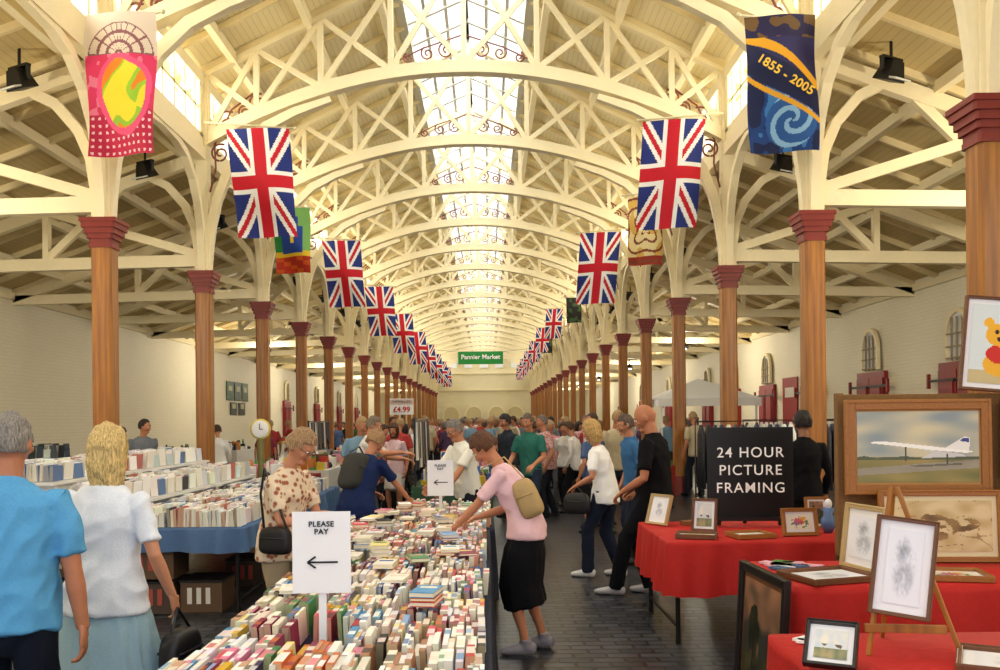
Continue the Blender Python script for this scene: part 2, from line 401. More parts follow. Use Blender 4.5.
text('1855 - 2005',an,(-.01,-.19,-.79),.15,M('gold_ink','#f4c840'),rot=(math.pi/2,math.radians(33),0),off=.003,sp=1.05)
for k,y in enumerate(ROWS[4:-1]):
    if k%2==0:
        flag('union_jack_flag',ujL,-3.84+(.1 if k else 0),y-.25,6.6 if k==0 else 6.3,1.06,-1,.05,1 if k==0 else .93)
        if k!=4: flag('union_jack_flag',ujR,3.19 if k==0 else 2.95,y-.25,6.68 if k==0 else 6.45,1.04,1,-.05,1 if k<3 else .7)
    elif k<12:
        ml={1:'g',3:'w',5:'d',7:'w',9:'d',11:'w'}[k]; mr={1:'t',3:'d',5:'d',7:'w',9:'d',11:'w'}[k]
        flag('decorated_banner',bl[ml],-4.15,y-.25,6.2,.8,-1); flag('decorated_banner',bl[mr],3.4,y-.25,6.4,.8,1)
# ------------------------------------------------------------------ books
BC=['#f2efe6','#f7f5f0','#ece4d0','#e8e8ea','#f4eee0','#f2dcd8','#f6f4ee','#e6e2da','#f2e8da','#dcdce2','#b8281c','#2a55a4','#dc8ca8','#181820','#d8b030','#4a94c8','#4a8a58','#cc6a28','#8a2a4c','#efe090','#ffffff','#c82a3c','#88aadc','#efe8dc','#f6d8cc','#c8a084','#4a74ac','#a87858','#d84a60','#382e5a','#ffffff','#e8e0d0','#f4f0e8','#e8e8f0','#f0ece0']
EXC=[(-.68,3.65),(-.46,8.6)]
def books_field(b,x0,x1,y0,y1,z,rowd=.2,hgt=(.095,.135),cols=BC,lab=True):
    y=y0
    while y+rowd-.02<=y1:
        x=x0; runc=None; run=0; hrow=random.uniform(*hgt)
        while x<x1-.02:
            if run<=0: run=random.randint(1,8); runc=C(random.choice(cols)); hrow=random.uniform(*hgt)
            run-=1
            t=random.uniform(.016,.034); h=hrow+random.uniform(-.012,.012); L=rowd-.025-random.uniform(0,.02)
            if any(abs(x-ex)<.11 and abs(y+rowd/2-ey)<.17 for ex,ey in EXC) or random.random()<.025: x+=t; continue
            c=tuple(min(1,q*random.uniform(.85,1.1)) for q in runc) if random.random()<.5 else C(random.choice(cols))
            tl=random.uniform(-.1,.1); zz=z+h
            X0,X1=x,x+t-.002; dx=tl*h; ya=y+random.uniform(0,.01); yb=ya+L
            pc=tuple(.5*p+.5*q_ for p,q_ in zip(C('#c8ba94'),c))
            vs=[(X0,ya,z),(X1,ya,z),(X1,yb,z),(X0,yb,z),(X0+dx,ya,zz),(X1+dx,ya,zz),(X1+dx,yb,zz),(X0+dx,yb,zz)]
            b.add(vs,[(0,1,5,4),(2,3,7,6)],0,pc); b.add(vs,[(0,4,7,3),(1,2,6,5)],0,c)
            if lab:
                l=random.choice(cols); lc=tuple(.8*p+.2*q_ for p,q_ in zip(C(l),c)); f0=random.uniform(.1,.3); f1=random.uniform(.5,.85)
                ys=[ya,ya+L*f0,ya+L*f1,yb]
                for q in range(3):
                    b.add([(X0+dx,ys[q],zz),(X1+dx,ys[q],zz),(X1+dx,ys[q+1],zz),(X0+dx,ys[q+1],zz)],[(0,1,2,3)],0,lc if q==1 else c)
            else: b.add(vs,[(4,5,6,7)],0,c)
            x+=t
        y+=rowd
def flat_pile(b,x,y,z,n,w=.11,d=.18):
    for i in range(n):
        t=random.uniform(.015,.03); a=random.uniform(-.3,.3)
        c=C(random.choice(BC)); R=Matrix.Rotation(a,3,'Z')
        b.box((x,y,z+t/2),(w-.004,d-.004,t-.006),0,C('#e6dcc0'),R); b.box((x,y,z+t-.003),(w,d,.003),0,c,R); b.box((x,y,z+.002),(w,d,.003),0,c,R)
        b.box(V((x,y,z+t-.001))+R@V((0,d*.2,0)),(w*.7,d*.2,.001),0,C(random.choice(BC)),R); z+=t
BK=vcol('book_covers',.45)
tabletop=M('table_board','#3a3028',.6); navy=M('navy_table_cloth','#1c2336',.8,bump=.2,scale=30,var=.15)
def table(name,x0,x1,y0,y1,z,cloth,drop,legmat=black,fold=1):
    g=empty(name,((x0+x1)/2,(y0+y1)/2,0)); w=(x1-x0); d=(y1-y0)
    q=MB(); q.box((0,0,z-.015),(w-.02,d-.02,.03)); q.obj('top',[tabletop],parent=g)
    q=MB()
    for sx in(-1,1):
        for t in([-.5,.5] if d<2.2 else [-.5,-.17,.17,.5]):
            q.tube([(sx*(w/2-.08),t*(d-.2),z-.03),(sx*(w/2-.08),t*(d-.2),0.0)],[.018,.018],8,cap=0)
        q.beam((sx*(w/2-.08),-(d-.2)/2,.12),(sx*(w/2-.08),(d-.2)/2,.12),.02,.02)
    q.obj('legs',[legmat],parent=g)
    q=MB(); n=int((w+d)*2/.03)
    def pp(t):
        t=t%1*(2*(w+d))
        if t<w: return (-w/2+t,-d/2,0,-1)
        t-=w
        if t<d: return (w/2,-d/2+t,1,0)
        t-=d
        if t<w: return (w/2-t,d/2,0,1)
        t-=w; return (-w/2,d/2-t,-1,0)
    rows=[0,.06,.2,.4,.7,1]
    vs=[]
    for r in rows:
        for i in range(n):
            x,y,nx,ny=pp(i/n); fo=r**.7; s_=i*.03; a=fold*fo*(.024*math.sin(s_*23+2*math.sin(s_*3))+.03*max(0,math.sin(s_*8+1.3*math.sin(s_*2.1))))+.006
            vs.append((x+nx*(a+.02*r),y+ny*(a+.02*r),z+.003-r*drop*(1+.04*math.sin(s_*7))))
    fs=[]
    for r in range(len(rows)-1):
        for i in range(n):
            j=(i+1)%n; fs.append((r*n+i,(r+1)*n+i,(r+1)*n+j,r*n+j))
    fs.append(tuple(range(n))); q.add(vs,fs); q.obj('cloth',[cloth],True,g)
    return g
TZ=.70
table('book_stall_table',-1.12,0.0,2.75,7.75,TZ,navy,.62,fold=.5); table('book_stall_table',-.86,.04,7.85,9.45,TZ,navy,.62,fold=.5)
b=MB()
for xa,xb in((-1.1,-.78),(-.745,-.41),(-.375,-.02)): books_field(b,xa,xb,2.98 if xa<-.5 else 2.85,7.7,TZ+.006)
books_field(b,-.83,-.42,7.9,9.4,TZ+.006); books_field(b,-.38,.02,7.9,9.4,TZ+.006)
for x_ in(-1.0,-.86,-.7,-.55): flat_pile(b,x_,2.88,TZ+.005,random.randint(3,6),.13,.18)
for i in range(34):
    x=random.uniform(-1.0,-.1); y=random.uniform(3.9,9.2)
    if y>7.8 : x=max(x,-.75)
    if abs(y-8.6)<.3: continue
    flat_pile(b,x,y,TZ+.15,random.randint(1,3))
b.obj('paperback_books',[BK])
white=M('white_card','#eeeef2',.5); inkb=M('black_ink','#0c0c0e',.5)
def paysign(x,y,w,h,zb,zt,post=True,body='PLEASE\nPAY'):
    g=empty('please_pay_sign',(x,y,0),(0,0,.03))
    q=MB(); q.box((0,0,(zb+zt)/2),(w,.006,zt-zb)); q.obj('card',[white],parent=g)
    q=MB(); q.beam((0,.02,TZ+.01),(0,.02,zt-.1),.03,.02); q.box((0,.02,TZ+.015),(.16,.12,.012)); q.obj('post',[white],parent=g)
    text(body,g,(0,-.006,zt-h*.2),w*.13,inkb,off=.0005,sp=1.1)
    q=MB(); zc=zb+h*.38
    q.box((.03*w,-.006,zc),(w*.5,.003,h*.022)); q.beam((-.24*w,-.006,zc),(-.1*w,-.006,zc+h*.07),.003,h*.022); q.beam((-.24*w,-.006,zc),(-.1*w,-.006,zc-h*.07),.003,h*.022)
    q.obj('arrow',[inkb],parent=g)
paysign(-.68,3.65,.235,.33,.955,1.285); paysign(-.46,8.6,.25,.34,.93,1.27)
# left stall -------------------------------------------------------------
blue=M('blue_table_cloth','#46648c',.8,bump=.2,scale=30,var=.1)
table('media_stall_table',-4.3,-2.1,7.7,9.6,.74,blue,.2); table('media_stall_table',-4.3,-2.1,9.7,12.6,.74,blue,.3)
b=MB(); WB=['#f6f4f0','#eef0f4','#f8f8f8','#e8e4dc','#d8dce8','#f2e8e8','#b86a60','#5a78a8','#f6f4f0','#e8e4dc','#fafafa','#3a3a42','#c8ccd4','#e0dcd0']
books_field(b,-3.1,-2.15,7.8,12.4,.746,.22,(.12,.19),WB,False)
b.obj('boxed_media_rows',[BK])
b=MB(); lam=M('white_laminate','#ecebe6',.4)
for st,(x0,x1,z) in enumerate(((-3.75,-3.15,.95),(-4.28,-3.78,1.15))):
    b.box(((x0+x1)/2,10.0,z-.02),(x1-x0,4.4,.03),1)
    for y in(7.9,10,12.1): b.box(((x0+x1)/2,y,(z+.74)/2),(x1-x0-.04,.04,z-.76),1)
    books_field(b,x0+.03,x1-.03,7.85,12.1,z,.22,(.13,.19),WB,False)
b.obj('tiered_media_display',[BK,lam])
b=MB()
for j,(x0,x1,z) in enumerate(((-6.9,-6.3,.8),(-7.5,-6.95,1.1))):
    b.box(((x0+x1)/2,11.5,z-.02),(x1-x0,7.4,.04),1); b.box(((x0+x1)/2,11.5,(z-.04)/2),(x1-x0-.05,7.3,z-.04),1)
    books_field(b,x0+.03,x1-.03,7.9,15.1,z,.24,(.14,.24),WB if j==0 else ['#2a3a3a','#1f2a34','#3a4a5a','#203040','#e0e0dc','#3a3030'],False)
b.obj('wall_side_book_display',[BK,lam])
b=MB()
for i,(x,y,z) in enumerate(((-3.3,7.95,.0),(-2.9,7.95,0),(-2.5,8.0,0),(-3.3,7.95,.3),(-2.9,7.95,.3),(-3.8,8.1,0),(-3.75,8.1,.3),(-2.45,9.2,0))):
    c=C('#4a3c32') if i%2 else C('#5e4630'); b.box((x,y,z+.14),(.36,.4,.27),0,c)
    b.box((x,y,z+.275),(.38,.42,.02),0,C('#1c1816'))
    for dx in(-.1,-.02,.06): b.box((x+dx,y-.203,z+.15),(.04,.005,.14),0,C(['#c8b898','#a84a3c','#d8d4c8'][i%3]))
b.obj('stacked_storage_boxes',[vcol()])
cl=[M('cloth_red','#8a241e',.8),M('cloth_white','#d8d6d0',.8),M('cloth_green','#2a4a36',.8),blue]
def stallmesh(seed,w,d,cloth,hang):
    random.seed(seed); b=MB(); z=.75
    b.box((0,0,z-.02),(w,d,.04),1); b.box((0,-d/2,.5),(w,.02,.5),1); b.box((-w/2,0,.5),(.02,d,.5),1); b.box((w/2,0,.5),(.02,d,.5),1)
    for sx in(-1,1):
        for sy in(-1,1): b.box((sx*(w/2-.05),sy*(d/2-.05),.37),(.04,.04,.74),2)
    P=['#e8e4dc','#f4f4f4','#b83a2c','#d0b438','#3a60a8','#5a8a4a','#d890a4','#6a4a34','#2a2a30','#f0ead8','#c87a38','#8a8490','#20242c','#3a3430','#c8c0b0']
    for i in range(110):
        x=random.uniform(-w/2+.1,w/2-.1); y=random.uniform(-d/2+.1,d/2-.1); k=random.random(); c=C(random.choice(P))
        if k<.5: h=random.uniform(.04,.28); b.box((x,y,z+h/2),(random.uniform(.08,.22),random.uniform(.06,.2),h),0,c,Matrix.Rotation(random.uniform(-.5,.5),3,'Z'))
        elif k<.8: h=random.uniform(.08,.34); r=random.uniform(.025,.06); b.tube([(x,y,z+.001),(x,y,z+h*.6),(x,y,z+h)],[r,r*1.1,r*.5],8,0,c,cap=0)
        else: r=random.uniform(.04,.09); b.ell((x,y,z+r*.9),(r,r,r),0,c,8,6)
    if hang:
        for sx in(-1,1): b.box((sx*(w/2-.05),d/2-.05,1.2),(.03,.03,.95),2)
        b.box((0,d/2-.05,1.65),(w,.03,.03),2)
        for i in range(16):
            x=-w/2+.12+i*(w-.24)/15; c=C(random.choice(['#20242c','#2c3038','#3a3a44','#e0ddd4','#5a4a40','#24304a','#4a2a2e','#8a8478'])); h=random.uniform(.4,.7)
            b.box((x,d/2-.06,1.63-h/2),(.13,.07,h),0,c,taper=.6)
    return b.mesh('stall',[vcol(),cloth,black])
sm=[stallmesh(11+i,2.6,1.1,cl[i%4],i in(2,)) for i in range(6)]
y=14.5;i=0
while y<82:
    ob('market_stall',sm[i%6],loc=(-3.5,y,0),rot=(0,0,math.pi/2))
    if i>0: ob('market_stall',sm[(i+3)%6],loc=(3.0,y+.5,0),rot=(0,0,-math.pi/2))
    if i%2==0: ob('market_stall',sm[(i+1)%6],loc=(-8.6,y+2,0),rot=(0,0,math.pi/2)); ob('market_stall',sm[(i+2)%6],loc=(7.6,y+1,0),rot=(0,0,-math.pi/2))
    y+=3.4; i+=1
for y in(13.5,19): ob('market_stall',sm[i%6],loc=(-.5,y,0),rot=(0,0,math.pi/2)); i+=1
b=MB()
for yy,zz,c in((35.5,2.9,'#2f5a3c'),(36.6,2.9,'#27453a'),(37.7,2.9,'#3a5a30'),(36,2.2,'#2a3a34'),(37.2,2.2,'#1f2a2a')): b.box((XL+.03,yy,zz),(.03,.9,.75 if zz>2.5 else .5),0,C(c)); b.box((XL+.05,yy,zz+.1),(.01,.5,.2),0,C('#b8b890'))
b.obj('wall_posters',[vcol()])
g=empty('price_sign',(-2.25,23.5,0)); q=MB(); q.box((0,0,2.02),(.62,.03,.42),0,C('#f4f4f4')); q.box((0,-.005,2.14),(.6,.03,.14),0,C('#d8c0b8')); q.box((0,.02,1.0),(.04,.04,2.0),0,C('#303030')); q.box((0,.02,.02),(.4,.4,.04),0,C('#303030')); q.obj('board',[vcol()],parent=g)
text('£4.99',g,(0,-.03,1.94),.2,M('red_ink','#c01818'),off=.004); text('PAPERBACKS',g,(0,-.03,2.15),.08,inkb)
g=empty('round_scale_dial',(-3.25,12.85,0)); q=MB(); q.tube([(0,0,0),(0,.0,1.4)],[.05,.04],12); q.ell((0,0,1.55),(.15,.04,.15),1,seg=20,rings=10); q.ell((0,-.02,1.55),(.125,.03,.125),2,seg=20,rings=10); q.box((0,-.055,1.59),(.01,.005,.08),3); q.box((.02,-.055,1.55),(.05,.005,.01),3); q.obj('dial',[M('olive_enamel','#6a6a3a',.4),M('yellow_enamel','#d8c860',.4),white,inkb],True,g)
g=empty('white_gazebo',(5.6,24,0)); q=MB()
for sx in(-1,1):
    for sy in(-1,1): q.box((sx*1.2,sy*1.2,1.1),(.05,.05,2.2),0)
q.add([(-1.3,-1.3,2.15),(1.3,-1.3,2.15),(1.3,1.3,2.15),(-1.3,1.3,2.15),(0,0,2.7)],[(0,1,4),(1,2,4),(2,3,4),(3,0,4)]); q.add([(-1.3,-1.3,1.95),(1.3,-1.3,1.95),(1.3,-1.3,2.15),(-1.3,-1.3,2.15)],[(0,1,2,3)]); q.add([(-1.3,-1.3,1.95),(-1.3,1.3,1.95),(-1.3,1.3,2.15),(-1.3,-1.3,2.15)],[(0,1,2,3)])
q.obj('frame',[M('white_canvas','#f2f2ee',.7)],parent=g)
def rack(x,y,n,cols,seed):
    g=empty('garment_rack',(x,y,0)); q=MB(); L=n*.05; q.tube([(-L,0,0),(-L,0,1.6),(L,0,1.6),(L,0,0)],[.015]*4,8,1)
    r=random.Random(seed)
    for i in range(n):
        xx=-L+.08+i*(2*L-.16)/(n-1); c=C(r.choice(cols)); h=r.uniform(.6,.9)
        q.tube([(xx,0,1.55),(xx,0,1.42),(xx,0,1.3-h*.3),(xx,0,1.45-h)],[(.02,.05),(.03,.2),(.035,.2),(.04,.24)],10,0,c,ref=(1,0,0),cap=.2)
    q.obj('rail_and_clothes',[vcol(),black],True,g)
rack(3.9,12.6,20,['#e8e8e2','#20242c','#d8d8d0','#3a3c48','#2a3450','#c8c4b8'],3)
rack(6.2,18.0,22,['#f0f0ea','#e4e4e0','#d8d8d0','#c8c8c8','#3a3c48'],5)
b=MB(); b.box((XR-.03,27.3,2.0),(.03,1.3,1.7),0,C('#a01818')); b.box((XR-.05,27.3,2.4),(.01,.8,.3),0,C('#e8e0d0')); b.obj('wall_banner',[vcol()])
# ------------------------------------------------------------------ framing stall
redc=M('red_table_cloth','#b81e18',.75,bump=.15,scale=25,var=.12)
table('framing_stall_table',1.3,3.3,6.5,7.8,.75,redc,.38); table('framing_stall_table',1.62,3.7,4.76,5.6,.75,redc,.7); table('framing_stall_table',1.15,3.1,2.5,3.72,.75,redc,.7)
goldw=M('gilt_oak_frame','#9a642e',.4,bump=.15,scale=60,var=.25); darkf=M('dark_frame','#1e1714',.35); brownf=M('walnut_frame','#6b4226',.4,bump=.1,scale=60,var=.2); lightf=M('limed_frame','#b9a070',.5)
mount=M('mount_board','#ddd0a8',.8)
def artm(fn,w,h,nx=72,ny=54):
    b=MB()
    for j in range(ny):
        for i in range(nx):
            x0=-w/2+w*i/nx;x1=x0+w/nx;z0=-h/2+h*j/ny;z1=z0+h/ny
            b.add([(x0,0,z0),(x1,0,z0),(x1,0,z1),(x0,0,z1)],[(0,1,2,3)],0,fn((i+.5)/nx,(j+.5)/ny))
    return b
def frame(name,loc,rot,w,h,fw,fmat,mw,fn,mm=mount,art='painting',res=(72,54)):
    g=empty(name,loc,rot); q=MB()
    for sx in(-1,1):
        q.beam((sx*(w/2-fw/2),0,-h/2),(sx*(w/2-fw/2),0,h/2),fw,.03,up=(0,1,0))
        q.beam((-w/2+fw,0,sx*(h/2-fw/2)),(w/2-fw,0,sx*(h/2-fw/2)),.03,fw)
        q.beam((sx*(w/2-fw*.2),-.012,-h/2+.002),(sx*(w/2-fw*.2),-.012,h/2-.002),fw*.3,.016,up=(0,1,0))
        q.beam((-w/2+fw*.3,-.012,sx*(h/2-fw*.2)),(w/2-fw*.3,-.012,sx*(h/2-fw*.2)),.016,fw*.3)
    bevel(q.obj('moulding',[fmat],parent=g),.004)
    q=MB(); q.box((0,.005,0),(w-fw,.008,h-fw)); q.obj('mount',[mm],parent=g)
    a=artm(fn,w-2*fw-2*mw,h-2*fw-2*mw,*res); a.obj(art,[vcol('print_ink',.35)],parent=g,loc=(0,-.003,0)); return g
def mixc(a,b,t):
    t=max(0,min(1,t)); return tuple(a[i]*(1-t)+b[i]*t for i in range(3))
def inpoly(x,y,P):
    r=False; j=len(P)-1
    for i in range(len(P)):
        if (P[i][1]>y)!=(P[j][1]>y) and x<(P[j][0]-P[i][0])*(y-P[i][1])/(P[j][1]-P[i][1])+P[i][0]: r=not r
        j=i
    return r
def plane_art(u,v):
    n=noise.noise(V((u*3,v*6,5)))*.8+.5
    c=mixc(C('#d0c8a8'),C('#8c9aa0'),n+.4*(v-.7)) if v>.36 else mixc(C('#a8945c'),C('#6e7044'),n)
    if .32<v<.36+.03*noise.noise(V((u*9,0,0))): c=C('#56604a')
    if v<.20+.12*u and v>.10+.10*u: c=mixc(C('#a8a090'),C('#8a8474'),n)
    if inpoly(u,v,[(.42,.24),(.86,.27),(.86,.245),(.5,.215)]): c=mixc(c,C('#3a3a2c'),.6)
    if inpoly(u,v,[(.50,.47),(.86,.40),(.90,.36),(.52,.34),(.62,.42)]): c=C('#cfcfd0')
    if inpoly(u,v,[(.10,.56),(.16,.585),(.3,.57),(.6,.51),(.92,.445),(.96,.43),(.9,.41),(.6,.455),(.3,.52),(.17,.545)]): c=C('#f8f8f4')
    if inpoly(u,v,[(.72,.48),(.88,.64),(.93,.63),(.92,.44)]): c=C('#ecebe8')
    if inpoly(u,v,[(.84,.58),(.87,.62),(.92,.62),(.92,.56)]): c=C('#3a4a8a')
    if abs(u-.4)<.006 and .3<v<.5 or abs(u-.74)<.006 and .26<v<.4: c=C('#4a4a48')
    return c
def map_art(u,v):
    n=noise.noise(V((u*6,v*6,1))); r=math.hypot((u-.55),(v-.5)*1.2); a=math.atan2(v-.5,u-.55)
    c=mixc(C('#d8c79a'),C('#bfa673'),n+.4)
    if r<.26+.1*math.sin(a*3+1)*.8 and noise.noise(V((u*8,v*8,4)))>-.12: c=mixc(C('#6a5234'),C('#a08050'),n+.5)
    if abs(noise.noise(V((u*3,v*3,7))))<.012: c=C('#9a8458')
    return c
def sketch(u,v):
    n=noise.noise(V((u*3.5,v*4.5,8))); m=noise.noise(V((u*14,v*18,3))); r=math.hypot((u-.5)*1.2,v-.5)
    t=max(0,.46-r)*3.4*(.5+n)+.3*m*(r<.42)
    return mixc(C('#e6e8f0'),C('#66707e'),t*.8)
def flowers(u,v):
    for i,(x,y,r,c) in enumerate(((.4,.6,.16,'#c86a7a'),(.62,.68,.13,'#d8a03c'),(.55,.48,.14,'#b84a5a'),(.32,.42,.1,'#8a6ab0'))):
        if math.hypot(u-x,v-y)<r*(1+.25*math.sin(7*math.atan2(v-y,u-x))): return C(c)
    return C('#6a8a58') if noise.noise(V((u*7,v*7,i)))>.12 and math.hypot(u-.5,v-.45)<.4 else C('#ece6d6')
def dusk(u,v):
    n=noise.noise(V((u*4,v*6,3))); c=mixc(C('#343630'),C('#a8785a'),(v-.55)*2+n)
    if v<.45: c=mixc(C('#1a1c14'),C('#4c4a30'),n+.4)
    if math.hypot((u-.3)*1.4,v-.62)<.2+.05*noise.noise(V((u*12,v*12,1))): c=mixc(C('#15180f'),C('#30341e'),n+.5)
    if abs(u-.3)<.02 and .3<v<.6: c=C('#15100c')
    return c
def pooh(u,v):
    def el(x,y,a,b_): return ((u-x)/a)**2+((v-y)/b_)**2<1
    if el(.38,.66,.03,.025) or el(.54,.67,.03,.025) or el(.44,.57,.05,.03): return C('#201810')
    if el(.46,.62,.24,.15) or el(.26,.77,.08,.06) or el(.62,.79,.08,.06): return C('#eeb22c')
    if el(.5,.38,.26,.13): return C('#cc2a1e')
    if el(.5,.25,.3,.16): return C('#eeb22c')
    if v<.16: return C('#c8b888')
    return C('#d8e2e4')
def water(u,v):
    n=noise.noise(V((u*5,v*4,11)))
    if v<.35: return mixc(C('#6a7a5a'),C('#a89a70'),n+.5)
    if v<.5 and n>0: return C('#5a5448')
    return mixc(C('#c8d0d8'),C('#e4ded0'),n+.5)
g=empty('display_board',(2.86,5.74,0),(0,0,-.06)); q=MB(); q.box((0,0,1.27),(1.25,.03,1.04)); q.box((-.6,.03,.9),(.05,.05,1.8)); q.box((.6,.03,.9),(.05,.05,1.8)); q.box((0,.03,.74),(1.25,.05,.05));bevel(q.obj('panel',[M('brown_hessian','#7c5a34',.9,bump=.3,scale=80,var=.2)],parent=g),.006)
frame('framed_aircraft_painting',(2.7,5.66,1.455),(-.02,0,-.06),.9,.6,.065,goldw,.012,plane_art,M('tan_mount','#b88a56',.8),res=(150,100))
frame('framed_map_print',(2.76,5.5,.975),(-.06,0,-.06),.74,.44,.035,goldw,.03,map_art)
frame('framed_watercolour',(3.34,5.5,.99),(-.06,0,-.1),.36,.46,.03,brownf,.05,water)
frame('framed_landscape',(3.4,5.62,1.5),(-.03,0,-.1),.38,.5,.04,brownf,.04,water)
frame('framed_bear_poster',(3.25,5.66,2.09),(-.04,0.1,-.15),.5,.6,.02,brownf,.03,pooh,white)
frame('framed_dusk_landscape',(1.385,4.62,.45),(-.06,0,math.radians(-87)),.66,.84,.05,darkf,.025,dusk,brownf)
frame('framed_watercolour',(2.14,5.14,.955),(-.12,0,math.radians(-79)),.38,.38,.03,lightf,.04,sketch,white)
frame('framed_pencil_sketch',(1.87,4.96,.775),(math.radians(-89.5),0,.3),.44,.34,.025,brownf,.035,sketch,white)
frame('framed_sketch',(2.55,4.95,.775),(math.radians(-89.5),0,-.2),.34,.28,.02,goldw,.03,flowers,white)
frame('framed_pencil_sketch',(1.86,3.16,.775),(math.radians(-89.5),0,-.5),.40,.32,.022,brownf,.04,sketch,white)
frame('framed_print',(1.22,3.22,.835),(math.radians(-40),0,-.5),.18,.18,.014,darkf,.02,water,white)
frame('framed_print',(2.38,5.3,.86),(-.2,0,.1),.2,.2,.02,goldw,.015,water,white)
frame('small_gilt_frame',(2.34,6.78,.86),(-.2,0,.1),.28,.21,.028,goldw,.02,flowers,white)
frame('small_wood_frame',(1.70,7.1,.885),(-.2,0,-.5),.2,.26,.02,brownf,.02,water,white)
frame('leaning_frame',(1.43,7.55,.885),(-.3,0,-1.0),.24,.26,.02,lightf,.03,sketch,white)
frame('framed_print_lying_flat',(1.95,6.72,.775),(math.radians(-89.5),0,.2),.3,.24,.02,goldw,.02,water,white)
frame('framed_print_lying_flat',(2.85,6.75,.775),(math.radians(-89.5),0,-.1),.34,.24,.02,goldw,.02,flowers,white)
frame('framed_print_lying_flat',(1.55,6.72,.775),(math.radians(-89.5),0,-.3),.3,.22,.02,brownf,.03,map_art,white)
frame('small_wood_frame',(3.05,7.1,.87),(-.22,0,-.2),.26,.22,.02,goldw,.02,map_art,white)
frame('small_gilt_frame',(2.62,7.2,.885),(-.18,0,0),.18,.25,.02,goldw,.015,dusk,white)
g=empty('display_easel',(1.56,3.45,.755),(0,0,-.15)); q=MB()
q.beam((-.13,-.1,0),(-.01,.02,.62),.016,.016); q.beam((.2,-.1,0),(.01,.02,.62),.016,.016); q.beam((0,.2,0),(0,.03,.6),.014,.014); q.beam((-.14,-.085,.1),(.15,-.085,.1),.02,.03)
bevel(q.obj('legs',[wood],parent=g),.002)
frame('framed_figure_sketch',(1.545,3.36,1.085),(-.2,.12,-.35),.215,.37,.016,brownf,.03,sketch,white)
random.seed(21); b=MB()
for i in range(12):
    x=random.uniform(1.4,3.1); y=random.uniform(7.25,7.65)
    if abs(x-2.15)<.45 or abs(x-3.05)<.2 or x<1.65: continue
    h=random.uniform(.01,.05); b.box((x,y,.756+h/2),(random.uniform(.08,.2),random.uniform(.08,.15),h),0,C(random.choice(['#e0e0de','#a8a8b0','#c8b088','#8a5a34','#b8b8c8'])),Matrix.Rotation(random.uniform(-.6,.6),3,'Z'))
for i in range(10):
    x=random.uniform(1.7,2.0); y=random.uniform(5.25,5.5); b.box((x,y,.765),(.12,.08,.012),0,C(random.choice(['#5a8a4a','#e0a8b8','#d8d8e0','#40608a'])),Matrix.Rotation(random.uniform(-1,1),3,'Z'))
for i in range(8):
    x=random.uniform(1.22,1.36); y=random.uniform(3.5,3.66); b.box((x,y,.765),(.09,.05,.01),0,C(random.choice(['#e080a0','#a8c8e0','#70a060','#f0f0f0'])),Matrix.Rotation(random.uniform(-1,1),3,'Z'))
b.obj('mount_samples_and_leaflets',[vcol()])
g=empty('china_vase',(2.62,6.95,.756)); q=MB(); q.tube([(0,0,0),(0,0,.05),(0,0,.1),(0,0,.14),(0,0,.19)],[.03,.055,.06,.03,.045],16,cap=0); q.ell((0,0,.22),(.03,.03,.04),1); q.obj('body',[M('blue_china','#5a78a8',.2),white],True,g)
g=empty('picture_framing_sign',(2.15,7.4,0),(0,0,-.04)); q=MB(); q.box((0,0,1.19),(.66,.02,.72)); q.obj('board',[M('blackboard','#101012',.35)],parent=g)
q=MB(); q.box((0,0,1.19),(.7,.015,.76)); q.beam((-.25,.03,.76),(-.2,.03,1.5),.03,.02); q.beam((.25,.03,.76),(.2,.03,1.5),.03,.02); q.beam((0,.2,.76),(0,.03,1.5),.03,.02); q.box((0,-.03,.82),(.6,.07,.03)); q.obj('easel',[black],parent=g)
for i,t in enumerate(('24 HOUR','PICTURE','FRAMING')): text(t,g,(0,-.014,1.36-i*.145),.118,M('white_ink','#ffffff'),off=.0005,sp=1.16)
# ------------------------------------------------------------------ people
def ik(a,b,l1,l2,pole):
    d=b-a; L=min(d.length,(l1+l2)*.998); u=d.normalized(); b2=a+u*L
    x=(l1*l1-l2*l2+L*L)/(2*L); hh=math.sqrt(max(l1*l1-x*x,0)); p=pole-u*pole.dot(u)
    p=p.normalized() if p.length>1e-4 else V((0,0,1)); return a+u*x+p*hh,b2
def vox(mb,name,size,it,mat,parent,amp=0,fr=9,stretch=(1,1,.5)):
    me=mb.mesh('tmp',[mat]); o=ob('tmp',me); m=o.modifiers.new('r','REMESH'); m.mode='VOXEL'; m.voxel_size=size; m.use_smooth_shade=True
    if it: s=o.modifiers.new('s','SMOOTH'); s.factor=.5; s.iterations=it
    dg=bpy.context.evaluated_depsgraph_get(); dg.update(); ev=o.evaluated_get(dg); nm=bpy.data.meshes.new_from_object(ev); nm.name=name
    bpy.data.objects.remove(o); bpy.data.meshes.remove(me)
    nm.materials.clear(); nm.materials.append(mat)
    if amp:
        sd=random.uniform(0,50); ns=[v.normal.copy() for v in nm.vertices]
        for v,n in zip(nm.vertices,ns):
            c=v.co
            p=V((c.x*fr*stretch[0]+sd,c.y*fr*stretch[1],c.z*fr*stretch[2]+c.x*2))
            p2=V((c.x*fr*.7+c.z*3+sd,c.y*fr*.7,c.z*fr*stretch[2]*1.6-c.x*6))
            v.co+= n*(amp*(.7*noise.noise(p)+1.2*(.4-abs(noise.noise(p2))*1.5)))
    nm.polygons.foreach_set('use_smooth',[True]*len(nm.polygons)); nm.update()
    return ob(name,nm,parent)
